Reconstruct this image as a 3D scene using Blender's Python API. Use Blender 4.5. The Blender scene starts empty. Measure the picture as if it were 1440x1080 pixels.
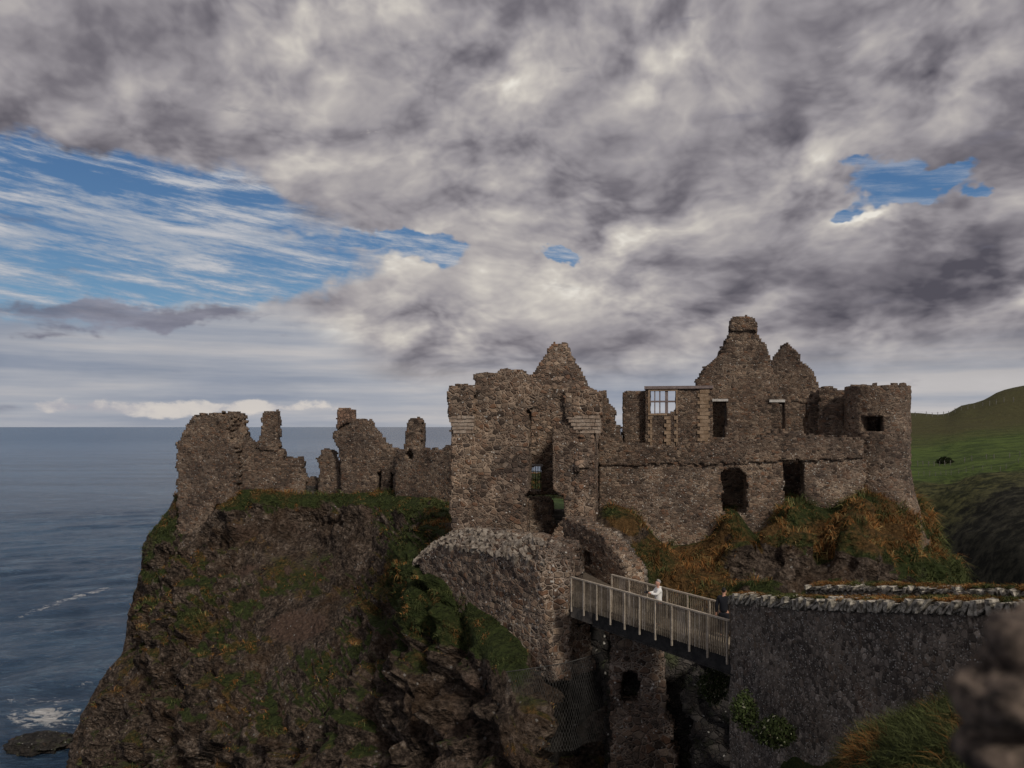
import bpy, math, random
import numpy as np
from mathutils import Vector

random.seed(7)
rng = np.random.default_rng(11)
scene = bpy.context.scene
col = scene.collection
R = math.radians
F = 1080.0                                   # focal length in photo pixels

# ------------------------------------------------------------------ camera
cam_d = bpy.data.cameras.new('camera')
cam_d.sensor_width = 36.0
cam_d.lens = 27.0
cam_d.shift_y = 60.0 / 1440.0
cam_d.clip_start = 0.1
cam_d.clip_end = 90000
cam_d.dof.use_dof = True
cam_d.dof.focus_distance = 38.0
cam_d.dof.aperture_fstop = 1.1
cam = bpy.data.objects.new('camera', cam_d)
cam.rotation_euler = (R(90), 0, 0)
col.objects.link(cam)
scene.camera = cam
scene.view_settings.view_transform = 'Standard'
scene.view_settings.look = 'None'
scene.view_settings.exposure = 0.0
scene.view_settings.gamma = 1.0
scene.cycles.max_bounces = 5
scene.cycles.diffuse_bounces = 3
scene.cycles.glossy_bounces = 2

# ------------------------------------------------------------------ node helper
class NT:
    def __init__(s, tree):
        s.t = tree; s.t.nodes.clear()
    def n(s, typ, ins=None, **props):
        nd = s.t.nodes.new(typ)
        for k, v in props.items(): setattr(nd, k, v)
        for k, v in (ins or {}).items():
            sock = nd.inputs[k]
            if hasattr(v, 'links') or isinstance(v, bpy.types.NodeSocket): s.t.links.new(v, sock)
            elif isinstance(v, V): s.t.links.new(v.s, sock)
            else: sock.default_value = v
        return nd
    def m(s, op, a, b=0.0, c=0.0, clamp=False):
        nd = s.t.nodes.new('ShaderNodeMath'); nd.operation = op; nd.use_clamp = clamp
        for i, v in enumerate((a, b, c)):
            if isinstance(v, V): s.t.links.new(v.s, nd.inputs[i])
            elif isinstance(v, bpy.types.NodeSocket): s.t.links.new(v, nd.inputs[i])
            else: nd.inputs[i].default_value = v
        return V(s, nd.outputs[0])
    def v(s, sock): return V(s, sock)
    def ss(s, x, lo, hi):                     # smoothstep
        nd = s.n('ShaderNodeMapRange', {0: x, 1: lo, 2: hi, 3: 0.0, 4: 1.0}, interpolation_type='SMOOTHSTEP')
        return V(s, nd.outputs[0])
    def mix(s, f, a, b, blend='MIX'):
        nd = s.n('ShaderNodeMix', data_type='RGBA', blend_type=blend)
        for idx, v in ((0, f), (6, a), (7, b)):
            if isinstance(v, V): s.t.links.new(v.s, nd.inputs[idx])
            elif isinstance(v, bpy.types.NodeSocket): s.t.links.new(v, nd.inputs[idx])
            else: nd.inputs[idx].default_value = (v if idx == 0 else (*v, 1.0) if len(v) == 3 else v)
        return nd.outputs[2]
    def noise(s, vec, scale, detail=4, rough=0.5, dist=0.0):
        nd = s.n('ShaderNodeTexNoise', {'Vector': vec, 'Scale': scale, 'Detail': detail, 'Roughness': rough, 'Distortion': dist})
        return V(s, nd.outputs[0])
    def ramp(s, f, stops):
        nd = s.n('ShaderNodeValToRGB', {0: f})
        e = nd.color_ramp.elements
        while len(e) > 1: e.remove(e[-1])
        e[0].position = stops[0][0]; e[0].color = (*stops[0][1], 1)
        for p, c in stops[1:]:
            q = e.new(p); q.color = (*c, 1)
        return nd.outputs[0]
    def xyz(s, x, y, z):
        return s.n('ShaderNodeCombineXYZ', {0: x, 1: y, 2: z}).outputs[0]
    def mapv(s, vec, scale=(1, 1, 1), loc=(0, 0, 0), rot=(0, 0, 0)):
        return s.n('ShaderNodeMapping', {'Vector': vec, 'Scale': scale, 'Location': loc, 'Rotation': rot}).outputs[0]
class V:
    def __init__(s, nt, sock): s.nt = nt; s.s = sock
    def __add__(s, o): return s.nt.m('ADD', s, o)
    def __radd__(s, o): return s.nt.m('ADD', o, s)
    def __sub__(s, o): return s.nt.m('SUBTRACT', s, o)
    def __rsub__(s, o): return s.nt.m('SUBTRACT', o, s)
    def __mul__(s, o): return s.nt.m('MULTIPLY', s, o)
    def __rmul__(s, o): return s.nt.m('MULTIPLY', o, s)
    def __truediv__(s, o): return s.nt.m('DIVIDE', s, o)
    def cl(s): return s.nt.m('ADD', s, 0.0, clamp=True)

# ------------------------------------------------------------------ sky
SUN = Vector((0.36, -0.70, 0.60)).normalized()
world = bpy.data.worlds.new("World"); scene.world = world; world.use_nodes = True
w = NT(world.node_tree)
dirv = w.n('ShaderNodeTexCoord').outputs['Generated']
sep = w.n('ShaderNodeSeparateXYZ', {0: dirv})
dx, dy, dz = (w.v(sep.outputs[i]) for i in range(3))
az = w.m('ARCTAN2', dx, dy)
hyp = w.m('SQRT', w.m('MAXIMUM', dx * dx + dy * dy, 1e-4))
el = w.m('MAXIMUM', dz, 0.0) / hyp
sky = w.n('ShaderNodeTexSky', sky_type='NISHITA', sun_disc=False, sun_elevation=math.asin(SUN.z),
          sun_rotation=math.atan2(SUN.x, SUN.y), altitude=30, air_density=1.0, dust_density=0.3, ozone_density=2.0)
def noise2(vec, scale, detail=4, rough=0.5, dist=0.0):
    return w.n('ShaderNodeTexNoise', {'Vector': vec, 'Scale': scale, 'Detail': detail, 'Roughness': rough, 'Distortion': dist}, noise_dimensions='2D')
def n2(*a, **k): return w.v(noise2(*a, **k).outputs[0])
# edges of the layout masks are broken up by noise so that no gap has a smooth rim
jn = noise2(w.xyz(az, el * 1.3, 0.0), 6.0, 5, 0.62)
jo = w.n('ShaderNodeVectorMath', {0: jn.outputs['Color'], 1: (0.5, 0.5, 0.5), }, operation='SUBTRACT').outputs[0]
jo = w.n('ShaderNodeVectorMath', {0: jo, 1: (0.13, 0.10, 0.0)}, operation='MULTIPLY').outputs[0]
jv = w.n('ShaderNodeVectorMath', {0: jo, 1: w.xyz(az, el, 0.0)}, operation='ADD').outputs[0]
def blobsum(lst, vec):
    tot = None
    for (px, py, rx, ry, rot, amt) in lst:
        a0 = math.atan((px - 720) / F); e0 = (600 - py) / F * math.cos(a0)
        mp = w.n('ShaderNodeMapping', {'Vector': vec, 'Location': (a0, e0, 0), 'Rotation': (0, 0, rot), 'Scale': (rx * 2.0 / F, ry * 2.0 / F, 1)}, vector_type='TEXTURE')
        g = w.v(w.n('ShaderNodeTexGradient', {'Vector': mp.outputs[0]}, gradient_type='QUADRATIC_SPHERE').outputs[1])
        tot = w.m('MULTIPLY_ADD', g, amt, tot if tot is not None else 0.0)
    return tot
den = w.m('MAXIMUM', dz, 0.0) + 0.45
cx, cy = az * 1.30 + 1.35, w.m('LOGARITHM', den, math.e) * -1.75
def cloud_field(ox, oy):
    vec = w.xyz(cx + ox, cy + oy, 0.0)
    warp = noise2(vec, 3.0, 3, 0.6)
    off = w.n('ShaderNodeVectorMath', {0: warp.outputs['Color'], 1: (0.5, 0.5, 0.5)}, operation='SUBTRACT').outputs[0]
    off = w.n('ShaderNodeVectorMath', {0: off, 'Scale': 0.13}, operation='SCALE').outputs[0]
    vec2 = w.n('ShaderNodeVectorMath', {0: vec, 1: off}, operation='ADD').outputs[0]
    big = n2(vec, 1.5, 7, 0.52)
    bil = w.n('ShaderNodeTexVoronoi', {'Vector': vec2, 'Scale': 3.3, 'Detail': 4.0, 'Roughness': 0.56, 'Lacunarity': 2.1}, feature='F1', voronoi_dimensions='2D')
    b = w.v(bil.outputs['Distance'])
    return big - b * b * 0.50 + 0.11, big
D0, big0 = cloud_field(0.0, 0.0)
D1, big1 = cloud_field(-0.035, -0.055)
edge = (D0 - D1) * 0.98
soft = n2(w.xyz(cx * 0.9 + 7.0, cy * 0.9, 0.0), 1.3, 3, 0.5) - 0.5
tone = blobsum([
    (210, 100, 190, 60, 0.4, -0.16), (560, 110, 130, 45, 0.1, -0.20), (100, 60, 160, 60, 0, -0.10), (690, 200, 170, 50, 0.15, -0.20),
    (440, 240, 110, 26, 0.5, -0.22), (420, 458, 150, 9, 0, -0.12), (240, 135, 60, 14, 0.7, -0.25),
    (1310, 430, 150, 60, 0.25, -0.40), (1130, 330, 170, 50, 0.0, -0.06), (1300, 150, 190, 60, -0.25, -0.14), (960, 375, 90, 35, -0.3, -0.14),
    (830, 240, 70, 40, 0, -0.12), (1080, 420, 120, 22, 0.2, -0.12),
    (470, 110, 70, 24, 0, 0.22), (560, 185, 100, 40, 0.5, 0.16), (330, 200, 130, 36, 0.7, 0.14), (870, 425, 210, 50, -0.1, 0.36), (690, 410, 150, 60, 0, 0.26),
    (1060, 130, 140, 50, -0.35, 0.17), (1222, 296, 48, 16, -0.1, 0.95), (1140, 240, 90, 45, 0, 0.12), (540, 480, 120, 16, 0, 0.24), (300, 400, 200, 20, 0, 0.10), (720, 290, 60, 50, 0.3, 0.10),
    (780, 190, 40, 30, 0, 0.20), (1050, 300, 60, 45, 0, 0.10), (900, 80, 200, 70, 0, 0.05), (1100, 500, 250, 22, 0, 0.16)], jv)
shade = edge * 0.9 + 0.48 + soft * 0.45 - (big0 - 0.5) * 0.6 + tone
cl_col = w.ramp(0.475 + (shade - 0.49) * 0.76, [(0.0, (0.085, 0.08, 0.10)), (0.25, (0.185, 0.172, 0.195)), (0.45, (0.31, 0.29, 0.31)),
                        (0.65, (0.44, 0.41, 0.405)), (0.85, (0.60, 0.56, 0.515)), (1.0, (0.80, 0.76, 0.69))])
# thin grey veil low over the sea, streaked along the horizon
strk = n2(w.xyz(az * 1.1, el * 17.0, 0.0), 2.2, 5, 0.55)
veil = w.ramp(strk + (az + 0.1) * 0.2, [(0.25, (0.25, 0.29, 0.37)), (0.48, (0.37, 0.39, 0.44)), (0.72, (0.53, 0.51, 0.51))])
gapb = blobsum([(120, 335, 280, 84, 0.05, 1.30), (350, 380, 120, 40, 0.1, 0.85), (60, 250, 150, 34, 0.0, 0.6),
                (1225, 238, 34, 18, 0.3, 0.8), (1275, 252, 46, 17, -0.1, 0.9), (1320, 240, 30, 12, 0.2, 0.75), (1245, 268, 26, 16, 0, 0.6), (1300, 272, 20, 14, 0, 0.5), (1190, 290, 16, 12, 0, 0.9), (1190, 222, 16, 7, 0, 0.7), (1368, 258, 10, 12, 0, 0.8),
                (612, 352, 46, 18, 0, 1.7), (560, 330, 60, 9, 0, 0.9), (768, 358, 26, 9, 0, 1.3)], jv)
# high wind-drawn streaks inside the gap
cir = n2(w.xyz(az * 3.6, el * 26.0 + az * 2.6, 0.0), 1.9, 7, 0.70, 0.12)
gap = w.ss(gapb - (D0 - 0.45) * 1.5 + (cir - 0.5) * 0.9, 0.26, 0.72) * w.ss(gapb, 0.12, 0.34)
cirb = blobsum([(300, 330, 220, 22, 0.05, 0.10), (160, 340, 150, 20, 0, 0.10), (130, 280, 60, 14, -0.2, 0.16), (100, 250, 200, 30, 0.1, -0.12), (360, 385, 150, 30, 0.1, -0.05)], jv)
cirm = w.ss(cir + cirb, 0.38, 0.64) * (w.ss(az, 0.25, -0.05) * 0.5 + 0.38)
bl = w.ramp(el, [(0.0, (0.36, 0.46, 0.58)), (0.12, (0.15, 0.30, 0.45)), (0.22, (0.085, 0.19, 0.36)), (0.36, (0.045, 0.12, 0.28))])
SB = 0.1
up = lambda c: w.mix(1.0, c, (1 / SB,) * 3, 'MULTIPLY')
blue = w.mix(0.9, sky.outputs[0], up(bl))
blue = w.mix(cirm, blue, up(w.mix(w.ss(cir, 0.5, 0.75), (0.36, 0.40, 0.47), (0.58, 0.57, 0.58))))
hor = w.ss(el + soft * 0.08 + w.ss(az, -0.12, -0.30) * -0.085, 0.115, 0.04)
deck = w.mix(hor * 0.9, up(cl_col), up(veil))
full = w.mix(gap, deck, blue)
dkn = n2(w.xyz(az * 4.0, el * 16.0, 0.0), 2.0, 5, 0.55)
dks = w.ss(blobsum([(110, 437, 95, 18, 0.03, 0.9), (250, 447, 110, 15, 0.05, 0.8), (60, 470, 120, 8, 0, 0.35), (400, 462, 130, 8, 0, 0.4)], jv) + (dkn - 0.5) * 1.6, 0.25, 0.75)
full = w.mix(dks * 0.85, full, up(w.mix(w.ss(dkn, 0.35, 0.7), (0.26, 0.26, 0.32), (0.15, 0.15, 0.20))))
# little sunlit heaps standing on the horizon
hb = n2(w.xyz(az * 9.0, el * 16.0, 0.0), 1.6, 6, 0.58)
cum = w.ss((hb - 0.5) * 1.6 + blobsum([(100, 572, 105, 16, 0, 0.95), (370, 572, 130, 14, 0, 0.75), (560, 580, 90, 10, 0, 0.5), (230, 580, 60, 10, 0, 0.5)], w.xyz(az, el, 0.0)), 0.42, 0.66)
full = w.mix(cum * 0.75, full, up(w.mix(w.ss(hb, 0.35, 0.65), (0.40, 0.39, 0.43), (0.70, 0.64, 0.58))))
below = w.ss(dz, 0.0, -0.02)
full = w.mix(below, full, up(w.mix(0.0, (0.05, 0.06, 0.08), (0, 0, 0))))
bg = w.n('ShaderNodeBackground', {0: full, 1: SB})
w.n('ShaderNodeOutputWorld', {0: bg.outputs[0]})
world.cycles.sampling_method = 'MANUAL'; world.cycles.sample_map_resolution = 1024

sun_d = bpy.data.lights.new('sun', 'SUN'); sun_d.energy = 2.2; sun_d.angle = R(8); sun_d.color = (1.0, 0.92, 0.81)
sun = bpy.data.objects.new('sun', sun_d); sun.rotation_euler = SUN.to_track_quat('Z', 'Y').to_euler(); sun.location = (60, -40, 80)
col.objects.link(sun)

# ------------------------------------------------------------------ numpy noise
def _h(ix, iy, iz, seed):
    h = (ix.astype(np.int64) * 374761393 + iy.astype(np.int64) * 668265263 + iz.astype(np.int64) * 2147483647 + seed * 974634777) & 0xFFFFFFFF
    h = ((h ^ (h >> 13)) * 1274126177) & 0xFFFFFFFF
    h = ((h ^ (h >> 16)) * 2246822519) & 0xFFFFFFFF
    return (h ^ (h >> 15)) & 0xFFFFFFFF
def vnoise(p, seed=0):                         # value noise, -1..1
    f = np.floor(p); i = f.astype(np.int64); t = p - f; t = t * t * t * (t * (t * 6 - 15) + 10)
    r = 0
    for a in (0, 1):
        for b in (0, 1):
            for c in (0, 1):
                wgt = (t[..., 0] if a else 1 - t[..., 0]) * (t[..., 1] if b else 1 - t[..., 1]) * (t[..., 2] if c else 1 - t[..., 2])
                r = r + wgt * (_h(i[..., 0] + a, i[..., 1] + b, i[..., 2] + c, seed) / 2147483648.0 - 1.0)
    return r
def fbm(p, oct=4, seed=0, gain=0.5, ridged=False):
    r = 0; a = 1.0; tot = 0
    for o in range(oct):
        v = vnoise(p * (2.03 ** o) + 17.3 * o, seed + o)
        if ridged: v = 1 - 2 * np.abs(v)
        r = r + a * v; tot += a; a *= gain
    return r / tot
def cells(p, seed=0):                          # one random value per cell: blocky, faceted relief
    f = np.floor(p).astype(np.int64); d1 = np.full(p.shape[:-1], 9.0); v = d1 * 0
    for a in (-1, 0, 1):
        for b in (-1, 0, 1):
            for c in (-1, 0, 1):
                g = f + np.array([a, b, c])
                q = np.stack([g[..., k] + _h(g[..., 0], g[..., 1], g[..., 2], seed + 31 * k) / 4294967296.0 for k in range(3)], -1)
                d = np.sqrt(((q - p) ** 2).sum(-1)); m = d < d1
                v = np.where(m, _h(g[..., 0], g[..., 1], g[..., 2], seed + 99) / 4294967296.0, v); d1 = np.minimum(d1, d)
    return v - 0.5
def worley(p, seed=0):                         # F1, F2
    f = np.floor(p).astype(np.int64); d1 = np.full(p.shape[:-1], 9.0); d2 = d1.copy()
    for a in (-1, 0, 1):
        for b in (-1, 0, 1):
            for c in (-1, 0, 1):
                g = f + np.array([a, b, c])
                q = np.stack([g[..., k] + _h(g[..., 0], g[..., 1], g[..., 2], seed + 31 * k) / 4294967296.0 for k in range(3)], -1)
                d = np.sqrt(((q - p) ** 2).sum(-1))
                d2 = np.minimum(d2, np.maximum(d, d1)); d1 = np.minimum(d1, d)
    return d1, d2

# ------------------------------------------------------------------ object helpers
def W(px, py, Y): return np.array([(px - 720) / F * Y, Y, -(py - 600) / F * Y])
def tag(o, label=None, cat=None, group=None, kind=None):
    if label: o['label'] = label
    if cat: o['category'] = cat
    if group: o['group'] = group
    if kind: o['kind'] = kind
    return o
def thing(name, loc, label, cat, group=None, rz=0.0):
    o = bpy.data.objects.new(name, None); o.location = loc; o.rotation_euler = (0, 0, rz); o.empty_display_size = 0.3
    col.objects.link(o); return tag(o, label, cat, group)
def mesh(name, verts, faces, mat, parent=None, origin=None, smooth=False, local=False, color=None):
    verts = np.asarray(verts, dtype=np.float64)
    if parent is not None and not local:
        off = np.array(parent.location); p = parent
        while p.parent is not None: p = p.parent; off = off + np.array(p.location)
        verts = verts - off
        org = None
    elif origin is not None and parent is None:
        org = np.asarray(origin, float); verts = verts - org
    else: org = None
    me = bpy.data.meshes.new(name)
    faces = np.asarray(faces) if not isinstance(faces, list) else faces
    if isinstance(faces, np.ndarray) and faces.ndim == 2:
        n, k = faces.shape
        me.vertices.add(len(verts)); me.vertices.foreach_set('co', verts.astype(np.float32).ravel())
        me.loops.add(n * k); me.loops.foreach_set('vertex_index', faces.astype(np.int32).ravel())
        me.polygons.add(n); me.polygons.foreach_set('loop_start', np.arange(0, n * k, k, dtype=np.int32))
        me.update(calc_edges=True); me.validate()
    else:
        me.from_pydata([tuple(v) for v in verts], [], [tuple(int(i) for i in f) for f in faces]); me.update()
    if smooth and len(me.polygons): me.polygons.foreach_set('use_smooth', np.ones(len(me.polygons), dtype=bool))
    if color is not None:
        at = me.color_attributes.new('Col', 'FLOAT_COLOR', 'POINT')
        c = np.ones((len(verts), 4), dtype=np.float32); c[:, :color.shape[1]] = color
        at.data.foreach_set('color', c.ravel())
    me.materials.append(mat)
    o = bpy.data.objects.new(name, me); col.objects.link(o)
    if parent is not None: o.parent = parent
    if org is not None: o.location = org
    return o
class MB:
    """collects boxes and bars into one mesh"""
    def __init__(s): s.v = []; s.f = []; s.n = 0
    def add(s, v, f):
        s.v.append(np.asarray(v, float)); s.f += [tuple(i + s.n for i in q) for q in f]; s.n += len(v)
    def obox(s, c, ux, uy, uz, j=0.0):          # centre and three half vectors
        c, ux, uy, uz = (np.asarray(q, float) for q in (c, ux, uy, uz))
        vs = [c + a * ux + b * uy + d * uz for d in (-1, 1) for b in (-1, 1) for a in (-1, 1)]
        if j: vs = [q + (rng.random(3) - 0.5) * 2 * j for q in vs]
        s.add(vs, [(0, 2, 3, 1), (4, 5, 7, 6), (0, 1, 5, 4), (2, 6, 7, 3), (0, 4, 6, 2), (1, 3, 7, 5)])
    def box(s, x0, x1, y0, y1, z0, z1, j=0.0):
        s.obox(((x0 + x1) / 2, (y0 + y1) / 2, (z0 + z1) / 2), ((x1 - x0) / 2, 0, 0), (0, (y1 - y0) / 2, 0), (0, 0, (z1 - z0) / 2), j)
    def tube(s, a, b, r, n=6, r2=None):
        a, b = np.asarray(a, float), np.asarray(b, float); d = b - a; d /= np.linalg.norm(d)
        u = np.cross(d, (0, 0, 1) if abs(d[2]) < .9 else (1, 0, 0)); u /= np.linalg.norm(u); v = np.cross(d, u)
        r2 = r if r2 is None else r2
        vs = [p + rr * (math.cos(t) * u + math.sin(t) * v) for p, rr in ((a, r), (b, r2)) for t in [2 * math.pi * k / n for k in range(n)]]
        s.add(vs, [(k, (k + 1) % n, n + (k + 1) % n, n + k) for k in range(n)] + [tuple(range(n))[::-1], tuple(range(n, 2 * n))])
    def build(s, name, mat, parent=None, **kw): return mesh(name, np.concatenate(s.v), s.f, mat, parent, **kw)

# ------------------------------------------------------------------ materials
def new_mat(name):
    m = bpy.data.materials.new(name); m.use_nodes = True; return m, NT(m.node_tree)
def finish(t, color, rough=0.9, normal=None, spec=0.25, **kw):
    ins = {'Base Color': color, 'Roughness': rough, 'Specular IOR Level': spec}
    if normal is not None: ins['Normal'] = normal
    ins.update(kw)
    b = t.n('ShaderNodeBsdfPrincipled', ins)
    t.n('ShaderNodeOutputMaterial', {0: b.outputs[0]})
def bump(t, h, dist, strength=1.0, normal=None):
    ins = {'Height': h, 'Distance': dist, 'Strength': strength}
    if normal is not None: ins['Normal'] = normal
    return t.n('ShaderNodeBump', ins).outputs[0]
def stone_mat(name, sc, cols, mortar, lichen=0.04, flat=1.5, moss=0.0, mort_w=0.07, tint=1.0):
    m, t = new_mat(name)
    co = t.n('ShaderNodeTexCoord').outputs['Object']
    wn = t.n('ShaderNodeTexNoise', {'Vector': co, 'Scale': sc * 0.9, 'Detail': 3, 'Roughness': 0.6})
    off = t.n('ShaderNodeVectorMath', {0: wn.outputs['Color'], 1: (0.5, 0.5, 0.5)}, operation='SUBTRACT').outputs[0]
    off = t.n('ShaderNodeVectorMath', {0: off, 'Scale': 0.5 / sc}, operation='SCALE').outputs[0]
    p = t.n('ShaderNodeVectorMath', {0: co, 1: off}, operation='ADD').outputs[0]
    p = t.mapv(p, (1, 1, flat))
    vo = t.n('ShaderNodeTexVoronoi', {'Vector': p, 'Scale': sc, 'Randomness': 0.9})
    ve = t.n('ShaderNodeTexVoronoi', {'Vector': p, 'Scale': sc, 'Randomness': 0.9}, feature='DISTANCE_TO_EDGE')
    vs = t.n('ShaderNodeTexVoronoi', {'Vector': p, 'Scale': sc * 2.3, 'Randomness': 1.0})
    vse = t.n('ShaderNodeTexVoronoi', {'Vector': p, 'Scale': sc * 2.3, 'Randomness': 1.0}, feature='DISTANCE_TO_EDGE')
    vsep = t.n('ShaderNodeSeparateColor', {0: vo.outputs['Color']})
    vsep2 = t.n('ShaderNodeSeparateColor', {0: vs.outputs['Color']})
    # some stones are broken up into small pinnings
    brk = t.ss(t.v(vsep.outputs[2]), 0.60, 0.64)
    ed = t.v(ve.outputs['Distance']); eds = t.v(vse.outputs['Distance'])
    pick = t.v(vsep.outputs[0]) * (1.0 - brk) + t.v(vsep2.outputs[0]) * brk
    edge = t.m('MINIMUM', ed, eds * brk * 0.55 + (1.0 - brk) * 1.0)
    n = len(cols)
    c = t.ramp(pick, [((i + 0.5) / n, cc) for i, cc in enumerate(cols)])
    fine = t.noise(co, sc * 9, 5, 0.65)
    c = t.mix(1.0, c, t.ramp(fine, [(0.25, (0.5, 0.5, 0.5)), (0.75, (1.55, 1.55, 1.55))]), 'MULTIPLY')
    mm = 1.0 - t.ss(edge + (fine - 0.5) * 0.05, 0.012, mort_w)
    mp = t.ss(t.noise(co, 0.55, 3, 0.55), 0.38, 0.62)
    c = t.mix(mm * (mp * 0.55 + 0.45), c, mortar)
    # broad weathering
    big = t.noise(co, 0.28, 5, 0.6)
    c = t.mix(1.0, c, t.ramp(big, [(0.3, (0.68, 0.68, 0.72)), (0.7, (1.32, 1.26, 1.18))]), 'MULTIPLY')
    rust = t.ss(t.noise(co, 0.9, 4, 0.6), 0.6, 0.75) * 0.35
    c = t.mix(rust, c, (0.22 * tint, 0.12 * tint, 0.075 * tint))
    if moss:
        ms = t.ss(t.noise(co, 1.1, 5, 0.65), 0.62 - moss * 0.25, 0.72)
        c = t.mix(ms * 0.7, c, (0.06, 0.075, 0.03))
    lv = t.n('ShaderNodeTexVoronoi', {'Vector': co, 'Scale': sc * 2.6, 'Randomness': 1.0})
    ls = t.v(t.n('ShaderNodeSeparateColor', {0: lv.outputs['Color']}).outputs[1])
    gapd = 1.0 - t.ss(edge + (fine - 0.5) * 0.06, 0.0, 0.035)
    c = t.mix(gapd * (1.0 - mp * 0.75) * 0.9, c, (0.012, 0.010, 0.009))
    lm = t.ss(ls, 1.0 - lichen * 1.6, 1.0 - lichen) * t.ss(t.v(lv.outputs['Distance']) + (fine - 0.5) * 0.5, 0.42, 0.28)
    c = t.mix(lm * 0.85, c, (0.50, 0.48, 0.44))
    hgt = t.ss(edge, 0.0, 0.16) * 0.75 + t.noise(co, sc * 4, 5, 0.6) * 0.5 + pick * 0.25
    finish(t, c, 0.92, bump(t, hgt, 0.10 / sc * 3.0, 0.9))
    return m
BR = [(0.052, 0.038, 0.030), (0.115, 0.080, 0.060), (0.155, 0.104, 0.074), (0.195, 0.142, 0.105), (0.068, 0.053, 0.045), (0.26, 0.20, 0.15), (0.145, 0.085, 0.055)]
GR = [(0.05, 0.047, 0.046), (0.075, 0.068, 0.064), (0.10, 0.09, 0.083), (0.13, 0.118, 0.108), (0.062, 0.058, 0.057), (0.17, 0.155, 0.14), (0.09, 0.075, 0.065)]
BR = [tuple(x * 1.0 for x in c) for c in BR]
def scl(cs, k): return [tuple(x * k for x in c) for c in cs]
M = {}
M['gate'] = stone_mat('gatehouse_stone', 3.0, scl(BR, 0.98), (0.44, 0.345, 0.265), 0.05, 1.45)
M['wall'] = stone_mat('rubble_stone', 4.4, scl(BR, 1.05), (0.48, 0.39, 0.305), 0.10, 1.6)
M['upper'] = stone_mat('brown_rubble', 4.4, scl(BR, 0.9), (0.36, 0.285, 0.22), 0.05, 1.7)
M['far'] = stone_mat('weathered_rubble', 3.4, scl(BR, 0.9), (0.30, 0.24, 0.19), 0.06, 1.7)
M['bast'] = stone_mat('bastion_stone', 3.0, scl(BR, 1.0), (0.42, 0.35, 0.29), 0.07, 1.25, mort_w=0.09)
M['near'] = stone_mat('small_dark_rubble', 7.5, [(0.06, 0.05, 0.043), (0.11, 0.093, 0.079), (0.165, 0.14, 0.12), (0.23, 0.197, 0.167), (0.07, 0.06, 0.052), (0.31, 0.27, 0.23), (0.13, 0.10, 0.078)], (0.23, 0.20, 0.172), 0.17, 0.75)
M['cobble'] = stone_mat('lichened_cobbles', 4.6, [(0.16, 0.14, 0.12), (0.34, 0.32, 0.28), (0.46, 0.43, 0.38), (0.22, 0.20, 0.17), (0.52, 0.49, 0.43)], (0.03, 0.028, 0.022), 0.08, 1.4, mort_w=0.14)
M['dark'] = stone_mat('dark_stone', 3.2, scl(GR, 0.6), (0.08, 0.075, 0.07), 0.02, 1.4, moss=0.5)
M['light'] = stone_mat('pale_render', 3.0, scl(BR, 1.35), (0.36, 0.29, 0.23), 0.04, 1.4)
def block_mat(name, a, b, sc=3.0):
    m, t = new_mat(name); co = t.n('ShaderNodeTexCoord').outputs['Object']
    n1 = t.noise(co, sc, 6, 0.65); n2 = t.noise(co, sc * 6, 4, 0.6)
    c = t.mix(t.ss(n1, 0.35, 0.65), a, b)
    c = t.mix(1.0, c, t.ramp(n2, [(0.3, (0.7, 0.7, 0.7)), (0.7, (1.25, 1.25, 1.25))]), 'MULTIPLY')
    finish(t, c, 0.9, bump(t, n1 + n2 * 0.4, 0.03)); return m
M['sand'] = block_mat('sandstone_blocks', (0.20, 0.135, 0.085), (0.32, 0.235, 0.165))
M['corbel'] = block_mat('pale_corbel_stone', (0.24, 0.175, 0.13), (0.38, 0.31, 0.25))
M['lintel'] = block_mat('concrete_lintel', (0.42, 0.40, 0.37), (0.55, 0.53, 0.50))
M['coping'] = block_mat('lichened_coping', (0.07, 0.062, 0.05), (0.50, 0.46, 0.39), 8)
M['cap'] = block_mat('lichened_rubble', (0.09, 0.07, 0.056), (0.31, 0.27, 0.225), 3.5)
M['wood'] = block_mat('weathered_timber', (0.20, 0.16, 0.115), (0.36, 0.30, 0.22), 2.5)
M['rail'] = block_mat('pale_timber_rail', (0.32, 0.27, 0.21), (0.46, 0.40, 0.33), 3)
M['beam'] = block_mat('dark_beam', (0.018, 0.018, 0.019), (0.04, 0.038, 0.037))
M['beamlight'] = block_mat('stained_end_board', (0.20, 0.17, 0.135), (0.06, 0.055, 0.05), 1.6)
M['iron'] = block_mat('dark_iron', (0.02, 0.02, 0.02), (0.04, 0.038, 0.035))
M['mullion'] = block_mat('grey_window_stone', (0.16, 0.125, 0.12), (0.22, 0.18, 0.17))
M['wire'] = block_mat('dull_wire', (0.035, 0.034, 0.032), (0.08, 0.077, 0.073))
M['step'] = block_mat('step_stone', (0.13, 0.115, 0.10), (0.22, 0.20, 0.18))
M['pathm'] = block_mat('trodden_path', (0.085, 0.068, 0.052), (0.13, 0.105, 0.082), 2)
M['fencem'] = block_mat('fence_timber', (0.12, 0.115, 0.10), (0.20, 0.19, 0.165), 2)
def plain(name, c, rough=0.8, sc=8):
    m, t = new_mat(name); co = t.n('ShaderNodeTexCoord').outputs['Object']; n1 = t.noise(co, sc, 4, 0.6)
    c2 = t.mix(1.0, (*c,), t.ramp(n1, [(0.3, (0.85,) * 3), (0.7, (1.1,) * 3)]), 'MULTIPLY')
    finish(t, c2, rough); return m
def attr_mat(name, bumpy=False, rough=0.9):
    m, t = new_mat(name)
    a = t.n('ShaderNodeAttribute', attribute_name='Col')
    finish(t, a.outputs['Color'], rough, spec=0.1); return m
M['blade'] = attr_mat('grass_blades')
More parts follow.
